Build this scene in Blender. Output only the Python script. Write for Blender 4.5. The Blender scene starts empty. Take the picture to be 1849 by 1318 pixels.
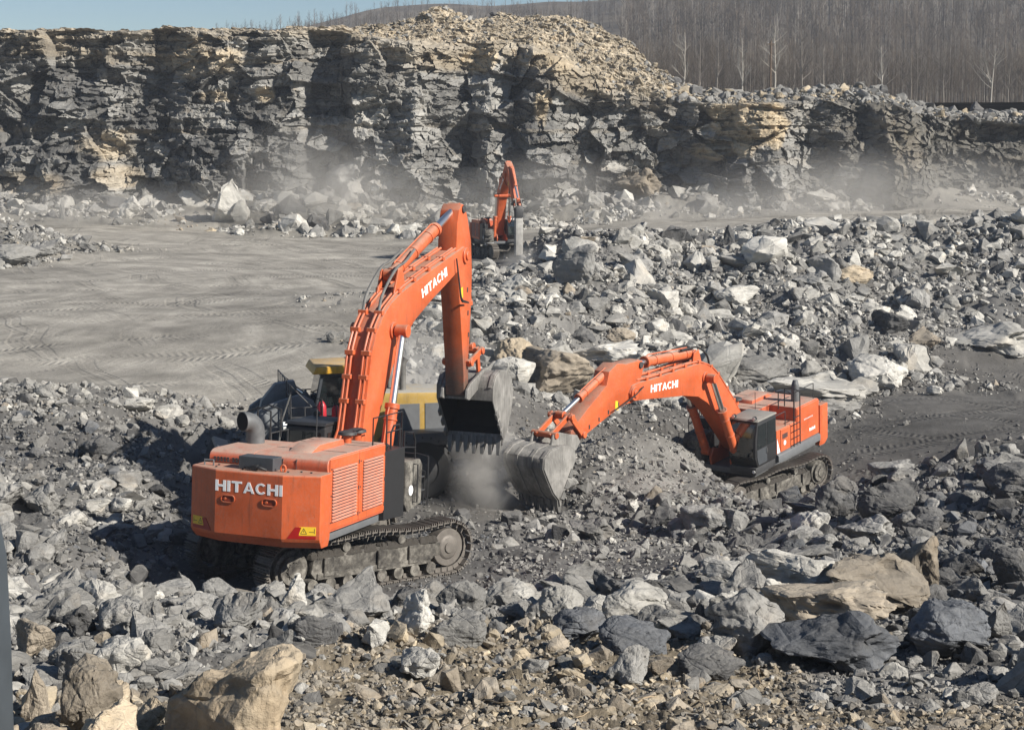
import bpy, bmesh, math, random
import numpy as np
from mathutils import Matrix, Vector, Euler
S = bpy.context.scene
R = math.radians
# ------------------------------------------------------------------ camera, sky, sun, exposure
ZC = 10.5; FPX = 2800.0; W0, H0 = 1849.0, 1318.0; PITCH = R(5.0); YP = 240 + FPX*math.tan(PITCH)
cam_d = bpy.data.cameras.new('camera'); cam = bpy.data.objects.new('camera', cam_d); S.collection.objects.link(cam)
cam.location = (0, 0, ZC); cam.rotation_euler = (R(90) - PITCH, 0, 0)
cam_d.sensor_width = 36; cam_d.lens = FPX/W0*36; cam_d.shift_y = (YP - H0/2)/W0
cam_d.clip_start = 0.1; cam_d.clip_end = 6000
S.camera = cam
SUN_AZ, SUN_EL = R(118), R(32)
world = bpy.data.worlds.new("World"); S.world = world; world.use_nodes = True
wn = world.node_tree; bg = wn.nodes['Background']
sky = wn.nodes.new('ShaderNodeTexSky'); sky.sky_type = 'NISHITA'; sky.sun_disc = False
sky.sun_elevation = SUN_EL; sky.sun_rotation = SUN_AZ; sky.air_density = 1.0; sky.dust_density = .1; sky.ozone_density = 4.0; sky.altitude = 300
wn.links.new(sky.outputs[0], bg.inputs[0]); bg.inputs[1].default_value = 0.048
sd = bpy.data.lights.new('sun', 'SUN'); sd.energy = 5.0; sd.angle = R(0.53); sd.color = (1.0, 0.945, 0.86)
sun = bpy.data.objects.new('sun', sd); S.collection.objects.link(sun)
SDIR = Vector((math.sin(SUN_AZ)*math.cos(SUN_EL), math.cos(SUN_AZ)*math.cos(SUN_EL), math.sin(SUN_EL)))
sun.rotation_euler = (-SDIR).to_track_quat('-Z', 'Y').to_euler(); sun.location = SDIR*200
S.view_settings.view_transform = 'Standard'; S.view_settings.look = 'None'
S.view_settings.exposure = 0.74; S.view_settings.gamma = 1.0; S.view_settings.use_curve_mapping = False
S.render.engine = 'CYCLES'
S.cycles.use_denoising = True; S.cycles.max_bounces = 6; S.cycles.volume_bounces = 1
S.cycles.volume_step_rate = 2.0; S.cycles.volume_max_steps = 128
rng = np.random.default_rng(7); random.seed(7)
# ------------------------------------------------------------------ picture geometry, used only to read distances
_fw = np.array([0, math.cos(PITCH), -math.sin(PITCH)]); _up = np.array([0, math.sin(PITCH), math.cos(PITCH)])
def ray(px, py):
    r = _fw + (px - W0/2)/FPX*np.array([1., 0, 0]) + (YP - py)/FPX*_up
    return r/r[1]
def at(px, py, d):
    return np.array([0, 0, ZC]) + ray(px, py)*d
# ------------------------------------------------------------------ noise
def _h(ix, iy, iz, s):
    ix = ix.astype(np.int64); iy = iy.astype(np.int64); iz = iz.astype(np.int64) if hasattr(iz, 'astype') else np.int64(iz)
    h = (ix*374761393 + iy*668265263 + iz*1274126177 + np.int64(s)*974711) & 0xffffffff
    h = ((h ^ (h >> 13))*1274126177) & 0xffffffff
    h = ((h ^ (h >> 15))*2246822519) & 0xffffffff
    return ((h ^ (h >> 16)) & 0xffffff)/16777215.0
def n2(x, y, s=0):
    ix, iy = np.floor(x), np.floor(y); fx, fy = x-ix, y-iy
    fx = fx*fx*(3-2*fx); fy = fy*fy*(3-2*fy)
    a = _h(ix, iy, 0, s); b = _h(ix+1, iy, 0, s); c = _h(ix, iy+1, 0, s); d = _h(ix+1, iy+1, 0, s)
    return (a*(1-fx)+b*fx)*(1-fy) + (c*(1-fx)+d*fx)*fy - .5
def fbm2(x, y, o=4, s=0, g=.5):
    r = 0; a = 1.
    for i in range(o):
        r = r + a*n2(x, y, s+i*17); x = x*2.03+11.3; y = y*2.03+5.7; a *= g
    return r
def n3(p, s=0):
    i = np.floor(p); f = p-i; f = f*f*(3-2*f); r = 0
    for dx in (0, 1):
        for dy in (0, 1):
            for dz in (0, 1):
                w = (f[:, 0] if dx else 1-f[:, 0])*(f[:, 1] if dy else 1-f[:, 1])*(f[:, 2] if dz else 1-f[:, 2])
                r = r + w*_h(i[:, 0]+dx, i[:, 1]+dy, i[:, 2]+dz, s)
    return r-.5
def fbm3(p, o=4, s=0):
    r = 0; a = 1.
    for i in range(o):
        r = r + a*n3(p, s+i*13); p = p*2.03+7.7; a *= .5
    return r
def facets(x, y, s=0, tilt=1.0):
    """voronoi cells, each a tilted plane: broken-rock relief, 0..1, plus the cell's random number"""
    ix, iy = np.floor(x), np.floor(y); best = np.full(x.shape, 9.); val = np.zeros(x.shape); rid = np.zeros(x.shape)
    for dx in (-1, 0, 1):
        for dy in (-1, 0, 1):
            cx, cy = ix+dx, iy+dy
            px = cx + _h(cx, cy, 1, s); py = cy + _h(cx, cy, 2, s)
            d = (x-px)**2 + (y-py)**2
            r = _h(cx, cy, 3, s)
            v = r + tilt*((x-px)*(_h(cx, cy, 4, s)-.5) + (y-py)*(_h(cx, cy, 5, s)-.5))
            m = d < best
            best = np.where(m, d, best); val = np.where(m, v, val); rid = np.where(m, r, rid)
    return val, rid
def sstep(a, b, x):
    t = np.clip((x-a)/(b-a), 0, 1); return t*t*(3-2*t)
# ------------------------------------------------------------------ objects
def link(o): S.collection.objects.link(o); return o
def tag(o, label=None, cat=None, group=None, kind=None):
    if label: o['label'] = label
    if cat: o['category'] = cat
    if group: o['group'] = group
    if kind: o['kind'] = kind
    return o
def empty(name, mat=None):
    o = link(bpy.data.objects.new(name, None)); o.empty_display_size = .5
    if mat is not None: o.matrix_world = mat
    return o
def np_mesh(name, v, f, mat=None, attrs=None, smooth=False, parent=None):
    """v (n,3), f (m,k) all the same k"""
    me = bpy.data.meshes.new(name); v = np.asarray(v, np.float32); f = np.asarray(f, np.int32)
    me.vertices.add(len(v)); me.vertices.foreach_set('co', v.ravel())
    k = f.shape[1]; me.loops.add(f.size); me.loops.foreach_set('vertex_index', f.ravel())
    me.polygons.add(len(f)); me.polygons.foreach_set('loop_start', np.arange(0, f.size, k, dtype=np.int32))
    me.polygons.foreach_set('loop_total', np.full(len(f), k, np.int32))
    me.polygons.foreach_set('use_smooth', np.full(len(f), smooth, bool))
    me.update(calc_edges=True)
    for n, a in (attrs or {}).items():
        a = np.asarray(a, np.float32)
        if a.ndim == 1:
            at_ = me.attributes.new(n, 'FLOAT', 'POINT'); at_.data.foreach_set('value', a)
        else:
            c = np.ones((len(a), 4), np.float32); c[:, :3] = a
            at_ = me.color_attributes.new(n, 'FLOAT_COLOR', 'POINT'); at_.data.foreach_set('color', c.ravel())
    if mat: me.materials.append(mat)
    o = link(bpy.data.objects.new(name, me))
    if parent: o.parent = parent
    return o
def grid_faces(nr, nc):
    i = np.arange(nr*nc).reshape(nr, nc)
    return np.stack([i[:-1, :-1], i[:-1, 1:], i[1:, 1:], i[1:, :-1]], -1).reshape(-1, 4)
def soft(pts, n=2):
    pts = [Vector(p) for p in pts]
    for _ in range(n):
        q = [pts[0]]
        for a, b in zip(pts, pts[1:]): q += [a.lerp(b, .25), a.lerp(b, .75)]
        pts = q + [pts[-1]]
    return pts
class MB:
    def __init__(s): s.v = []; s.f = []
    def add(s, v, f):
        b = len(s.v); s.v += [tuple(map(float, p)) for p in v]; s.f += [tuple(b+i for i in q) for q in f]; return s
    def box(s, x0, x1, y0, y1, z0, z1, m=None):
        v = [(x, y, z) for x in (x0, x1) for y in (y0, y1) for z in (z0, z1)]
        if m is not None: v = [m @ Vector(p) for p in v]
        return s.add(v, [(0, 1, 3, 2), (4, 6, 7, 5), (0, 4, 5, 1), (2, 3, 7, 6), (0, 2, 6, 4), (1, 5, 7, 3)])
    def prism(s, poly, a0, a1, axis='y'):
        """polygon extruded along an axis: y -> poly is (x,z); z -> (x,y); x -> (y,z)"""
        n = len(poly)
        def mk(p, a): return (p[0], a, p[1]) if axis == 'y' else ((p[0], p[1], a) if axis == 'z' else (a, p[0], p[1]))
        v = [mk(p, a0) for p in poly] + [mk(p, a1) for p in poly]
        f = [tuple(range(n)), tuple(range(2*n-1, n-1, -1))] + [(i, n+i, n+(i+1) % n, (i+1) % n) for i in range(n)]
        return s.add(v, f)
    def loft(s, rings):
        n = len(rings[0]); v = [p for r in rings for p in r]; f = [tuple(range(n))[::-1], tuple(range(len(v)-n, len(v)))]
        for k in range(len(rings)-1):
            for i in range(n):
                j = (i+1) % n; f.append((k*n+i, k*n+j, (k+1)*n+j, (k+1)*n+i))
        return s.add(v, f)
    def tube(s, pts, r, n=8, close=False, r1=None):
        pts = [Vector(p) for p in pts]; m = len(pts); rings = []
        up = None
        for i, p in enumerate(pts):
            a = pts[(i-1) % m] if (i > 0 or close) else p; b = pts[(i+1) % m] if (i < m-1 or close) else p
            t = (b-a)
            t = t.normalized() if t.length > 1e-9 else Vector((0, 0, 1))
            if up is None: up = t.orthogonal().normalized()
            up = (up - t*up.dot(t)); up = up.normalized() if up.length > 1e-6 else t.orthogonal().normalized()
            w = t.cross(up)
            k = i/max(1, m-1)
            rr = (r[i] if isinstance(r, (list, tuple)) else (r if r1 is None else r+(r1-r)*k))
            rings.append([p + (up*math.cos(2*math.pi*j/n) + w*math.sin(2*math.pi*j/n))*rr for j in range(n)])
        if not close: return s.loft(rings)
        v = [p for q in rings for p in q]; f = []
        for k in range(m):
            for i in range(n):
                j = (i+1) % n; f.append((k*n+i, k*n+j, ((k+1) % m)*n+j, ((k+1) % m)*n+i))
        return s.add(v, f)
    def cyl(s, a, b, r, n=20, r1=None): return s.tube([a, b], r, n, r1=r if r1 is None else r1)
    def xform(s, m): s.v = [tuple(m @ Vector(p)) for p in s.v]; return s
    def build(s, name, mat, parent=None, bevel=0, smooth=True, ang=35):
        bm = bmesh.new(); vs = [bm.verts.new(p) for p in s.v]
        for q in s.f:
            try: bm.faces.new([vs[i] for i in q])
            except ValueError: pass
        bmesh.ops.recalc_face_normals(bm, faces=bm.faces)
        if bevel:
            bm.normal_update()
            e = [x for x in bm.edges if len(x.link_faces) == 2 and x.calc_face_angle(0) > R(28)]
            bmesh.ops.bevel(bm, geom=e, offset=bevel, segments=2 if bevel > .015 else 1, affect='EDGES', clamp_overlap=True, profile=.5)
        me = bpy.data.meshes.new(name); bm.to_mesh(me); bm.free()
        if smooth:
            me.polygons.foreach_set('use_smooth', [True]*len(me.polygons)); me.set_sharp_from_angle(angle=R(ang))
        me.materials.append(mat)
        o = link(bpy.data.objects.new(name, me))
        if parent: o.parent = parent
        return o
# ------------------------------------------------------------------ materials
class NT:
    def __init__(s, name):
        s.m = bpy.data.materials.new(name); s.m.use_nodes = True; s.t = s.m.node_tree
        s.b = s.t.nodes['Principled BSDF']; s.out = s.t.nodes['Material Output']
    def n(s, typ, ins=None, **kw):
        x = s.t.nodes.new(typ)
        for k, v in kw.items(): setattr(x, k, v)
        for k, v in (ins or {}).items():
            if isinstance(v, bpy.types.NodeSocket): s.t.links.new(v, x.inputs[k])
            else: x.inputs[k].default_value = v
        return x
    def coord(s, k='Object'): return s.n('ShaderNodeTexCoord').outputs[k]
    def pos(s): return s.n('ShaderNodeNewGeometry').outputs['Position']
    def noise(s, scale, vec=None, detail=5, rough=.6, dist=0.):
        i = {'Scale': scale, 'Detail': detail, 'Roughness': rough, 'Distortion': dist}
        if vec is not None: i['Vector'] = vec
        return s.n('ShaderNodeTexNoise', i).outputs[0]
    def ramp(s, fac, stops):
        x = s.n('ShaderNodeValToRGB', {0: fac}); e = x.color_ramp.elements
        while len(e) < len(stops): e.new(.5)
        for q, (p, c) in zip(e, stops): q.position = p; q.color = (*c, 1) if len(c) == 3 else c
        return x.outputs[0]
    def mix(s, fac, a, b, typ='MIX'):
        x = s.n('ShaderNodeMix', data_type='RGBA', blend_type=typ)
        for k, v in ((0, fac), (6, a), (7, b)):
            if isinstance(v, bpy.types.NodeSocket): s.t.links.new(v, x.inputs[k])
            else: x.inputs[k].default_value = v if k == 0 else ((*v, 1) if len(v) == 3 else v)
        return x.outputs[2]
    def math(s, op, a, b=0., c=0., clamp=False):
        return s.n('ShaderNodeMath', {0: a, 1: b, 2: c}, operation=op, use_clamp=clamp).outputs[0]
    def mapr(s, v, a, b, c=0., d=1.):
        return s.n('ShaderNodeMapRange', {0: v, 1: a, 2: b, 3: c, 4: d}).outputs[0]
    def bump(s, h, strength=.5, dist=.05, normal=None):
        i = {'Height': h, 'Strength': strength, 'Distance': dist}
        if normal is not None: i['Normal'] = normal
        return s.n('ShaderNodeBump', i).outputs[0]
    def upness(s): return s.n('ShaderNodeSeparateXYZ', {0: s.n('ShaderNodeNewGeometry').outputs['Normal']}).outputs[2]
    def fin(s, col=None, rough=None, metal=None, normal=None, spec=None):
        for k, v in (('Base Color', col), ('Roughness', rough), ('Metallic', metal), ('Normal', normal), ('Specular IOR Level', spec)):
            if v is None: continue
            if isinstance(v, bpy.types.NodeSocket): s.t.links.new(v, s.b.inputs[k])
            else: s.b.inputs[k].default_value = (*v, 1) if isinstance(v, tuple) and len(v) == 3 else v
        return s.m
def mat_simple(name, col, rough=.6, metal=0., var=.25, scale=6., bump=0., spec=.4):
    t = NT(name); p = t.coord(); nz = t.noise(scale, p)
    c = t.mix(nz, tuple(max(0, x*(1-var)) for x in col), tuple(min(1, x*(1+var)) for x in col))
    nrm = t.bump(t.noise(scale*6, p), bump, .02) if bump else None
    return t.fin(c, rough, metal, nrm, spec)
def mat_paint(name, col, dust=(.33, .25, .19), amount=.75, grime=(.07, .05, .035), dirty=None):
    t = NT(name); p = t.coord()
    base = t.mix(t.mapr(t.noise(.7, p, 6, .6), .3, .7), tuple(x*.74 for x in col), tuple(min(1, x*1.12+.015) for x in col))
    up = t.mapr(t.upness(), .35, .95)
    n = t.noise(2.2, p, 6, .65); nf = t.noise(14., p, 5, .7)
    d = t.math('MULTIPLY', up, t.mapr(n, .15, .55, .25, 1.), clamp=True)
    d = t.math('ADD', t.math('MULTIPLY', d, amount), t.math('MULTIPLY', t.mapr(nf, .44, .74), t.mapr(n, .35, .65, .08, .38)), clamp=True)
    c = t.mix(d, base, dust)
    st = t.n('ShaderNodeMapping', {'Vector': p, 'Scale': (3., 3., .35)}).outputs[0]
    g = t.math('MULTIPLY', t.mapr(t.noise(3., st, 6, .7), .53, .74), .42)
    c = t.mix(g, c, grime)
    if dirty:
        ln = t.n('ShaderNodeVectorMath', {0: p, 1: dirty[0]}, operation='DISTANCE').outputs[1]
        dm = t.math('ADD', t.mapr(ln, dirty[1], .3, -.3, 1.1), t.math('MULTIPLY', t.math('SUBTRACT', n, .5), 1.6), clamp=True)
        c = t.mix(t.math('MULTIPLY', dm, .9), c, t.mix(nf, (.04, .036, .032), (.16, .13, .10)))
    ch = t.mapr(t.noise(19., p, 4, .6), .66, .70)
    c = t.mix(t.math('MULTIPLY', ch, .6), c, (.05, .04, .035))
    rg = t.math('ADD', t.math('MULTIPLY', d, .45), .42, clamp=True)
    return t.fin(c, rg, 0., t.bump(nf, .12, .01), .4)
def rock_nodes(t, col, p, sc=1.0, contrast=.45, bumps=1.0, vein=.25):
    """mottle, bedding lines and fracture bump on a base colour"""
    a = t.noise(1.3*sc, p, 7, .62); b = t.noise(7.*sc, p, 6, .7)
    st = t.n('ShaderNodeMapping', {'Vector': p, 'Scale': (.8, .8, 5.)}).outputs[0]
    s_ = t.noise(1.6*sc, st, 5, .6, .4)
    k = t.math('ADD', t.math('MULTIPLY', a, .5), t.math('ADD', t.math('MULTIPLY', b, .3), t.math('MULTIPLY', s_, .35)))
    k = t.mapr(k, .4, .75, 1-contrast, 1+contrast)
    c = t.mix(1., col, t.n('ShaderNodeCombineColor', {0: k, 1: k, 2: k}).outputs[0], 'MULTIPLY')
    rust = t.math('MULTIPLY', t.mapr(t.noise(.9*sc, p, 4, .5), .58, .75), .28)
    c = t.mix(rust, c, t.mix(1., c, (1.35, 1.05, .7), 'MULTIPLY'))
    if vein:
        v = t.mapr(t.noise(2.4*sc, p, 8, .75, 1.5), .6, .72)
        c = t.mix(t.math('MULTIPLY', v, vein), c, (.5, .49, .46))
    vor = t.n('ShaderNodeTexVoronoi', {'Vector': p, 'Scale': 2.6*sc}, feature='DISTANCE_TO_EDGE').outputs[0]
    h = t.math('ADD', t.math('MULTIPLY', a, 1.2), t.math('ADD', t.math('MULTIPLY', b, .45), t.math('MULTIPLY', t.mapr(vor, 0., .06), .12)))
    h = t.math('ADD', h, t.math('MULTIPLY', s_, .4))
    return c, t.bump(h, .65*bumps, .16/sc)
def mat_rock(name, col, sc=1.0, contrast=.45, vein=.2, dust=.35, dustcol=(.30, .285, .255)):
    t = NT(name); oi = t.n('ShaderNodeObjectInfo')
    p = t.n('ShaderNodeVectorMath', {0: t.coord(), 1: oi.outputs['Location']}, operation='ADD').outputs[0]
    rv = t.mapr(oi.outputs['Random'], 0, 1, .72, 1.28)
    c0 = t.mix(1., col, t.n('ShaderNodeCombineColor', {0: rv, 1: rv, 2: rv}).outputs[0], 'MULTIPLY')
    c, nrm = rock_nodes(t, c0, p, sc, contrast, 1.0, vein)
    d = t.math('MULTIPLY', t.mapr(t.upness(), .45, .95), t.math('MULTIPLY', t.mapr(t.noise(2.5, p, 5, .6), .3, .65), dust))
    c = t.mix(d, c, dustcol)
    return t.fin(c, .92, 0., nrm, .25)
ORANGE = mat_paint('orange_paint', (.57, .102, .024))
ORANGE2 = mat_paint('dusty_orange_paint', (.58, .115, .045), amount=1.0, dust=(.40, .27, .21))
STEEL = mat_simple('worn_steel', (.17, .165, .155), .55, .35, .55, 3.5, .3)
STEEL_D = mat_simple('dark_steel', (.055, .055, .056), .6, .2, .4, 4., .2)
TRACK = mat_simple('track_steel', (.15, .135, .118), .6, .3, .5, 5., .4)
def mat_mud(name):
    t = NT(name); p = t.coord(); k = t.math('ADD', t.math('MULTIPLY', t.noise(1.6, p, 6, .65, .4), .6), t.math('MULTIPLY', t.noise(7., p, 5, .7), .42))
    c = t.ramp(k, [(.38, (.03, .028, .026)), (.5, (.095, .088, .077)), (.6, (.20, .187, .163)), (.72, (.34, .32, .28))])
    return t.fin(c, .9, 0., t.bump(k, .7, .06), .2)
MUD = mat_mud('muddy_steel')
CHROME = mat_simple('chrome_rod', (.86, .84, .80), .3, 1., .05)
def mat_bucket(name):
    t = NT(name); p = t.coord(); a = t.noise(1.1, p, 6, .65, .5)
    st = t.n('ShaderNodeMapping', {'Vector': p, 'Scale': (6., 6., .8)}).outputs[0]; b = t.noise(2., st, 6, .7)
    k = t.math('ADD', t.math('MULTIPLY', a, .6), t.math('MULTIPLY', b, .45))
    c = t.ramp(k, [(.34, (.10, .097, .09)), (.5, (.20, .192, .178)), (.6, (.29, .278, .258)), (.74, (.40, .385, .355))])
    return t.fin(c, .72, .25, t.bump(t.noise(9., p, 5, .7), .35, .03), .35)
BUCKET = mat_bucket('scoured_bucket_steel')
BLACK = mat_simple('black_paint', (.022, .022, .023), .5, 0., .3)
RUBBER = mat_simple('rubber_hose', (.02, .02, .02), .7)
PIPE = mat_simple('sooty_pipe', (.12, .123, .125), .6, .3, .5, 5.)
GREY = mat_simple('grey_paint', (.12, .125, .13), .55, 0., .25, 4.)
SLATE = mat_simple('slate_paint', (.055, .06, .066), .5, 0., .3, 4.)
WHITE = mat_simple('white_paint', (.9, .89, .87), .5, 0., .06)
PALE = mat_simple('pale_grey_paint', (.5, .5, .49), .6, 0., .3, 5.)
YELLOW = mat_paint('yellow_paint', (.62, .33, .02), amount=.6, dust=(.36, .33, .27))
YLABEL = mat_simple('yellow_label', (.75, .48, .03), .5, 0., .08)
RED = mat_simple('red_paint', (.38, .02, .03), .4, 0., .15)
REFL = mat_simple('red_reflector', (.30, .012, .01), .35, 0., .2)
def mat_glass(name, col=(.012, .016, .017)):
    t = NT(name); t.b.inputs['Coat Weight'].default_value = .6
    return t.fin(col, .06, 0., None, .8)
GLASS = mat_glass('dark_cab_glass')
LAMP = mat_simple('lamp_glass', (.75, .75, .72), .2, 0., .05)
# ------------------------------------------------------------------ the ground: heights read off the photograph at guessed distances
NEAR_T, NEAR_A = (-5.213, 43.619, -1.865), (20.24, 3.97, .31)
FAR_T, FAR_A = (10.39, 68.0, -5.43), (-143.3, 4.5, -.7)
BRK_T, BRK_A = (-1.25, 128.0, .30), (165., 0., 0.)
LOAD_T, LOAD_A = (-6.1, 57.0, -2.95), (-105., 0., 0.)
def pose(T, A, sc=1.0):
    al, pi_, ro = [R(x) for x in A]
    m = Matrix.Rotation(math.pi/2-al, 4, 'Z') @ Matrix.Rotation(pi_, 4, 'Y') @ Matrix.Rotation(ro, 4, 'X')
    return Matrix.Translation(T) @ m @ Matrix.Scale(sc, 4)
# colours of the ground
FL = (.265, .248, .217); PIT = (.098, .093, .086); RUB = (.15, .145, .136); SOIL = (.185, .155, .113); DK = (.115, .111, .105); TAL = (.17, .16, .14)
MND = (.2, .192, .176)
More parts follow.
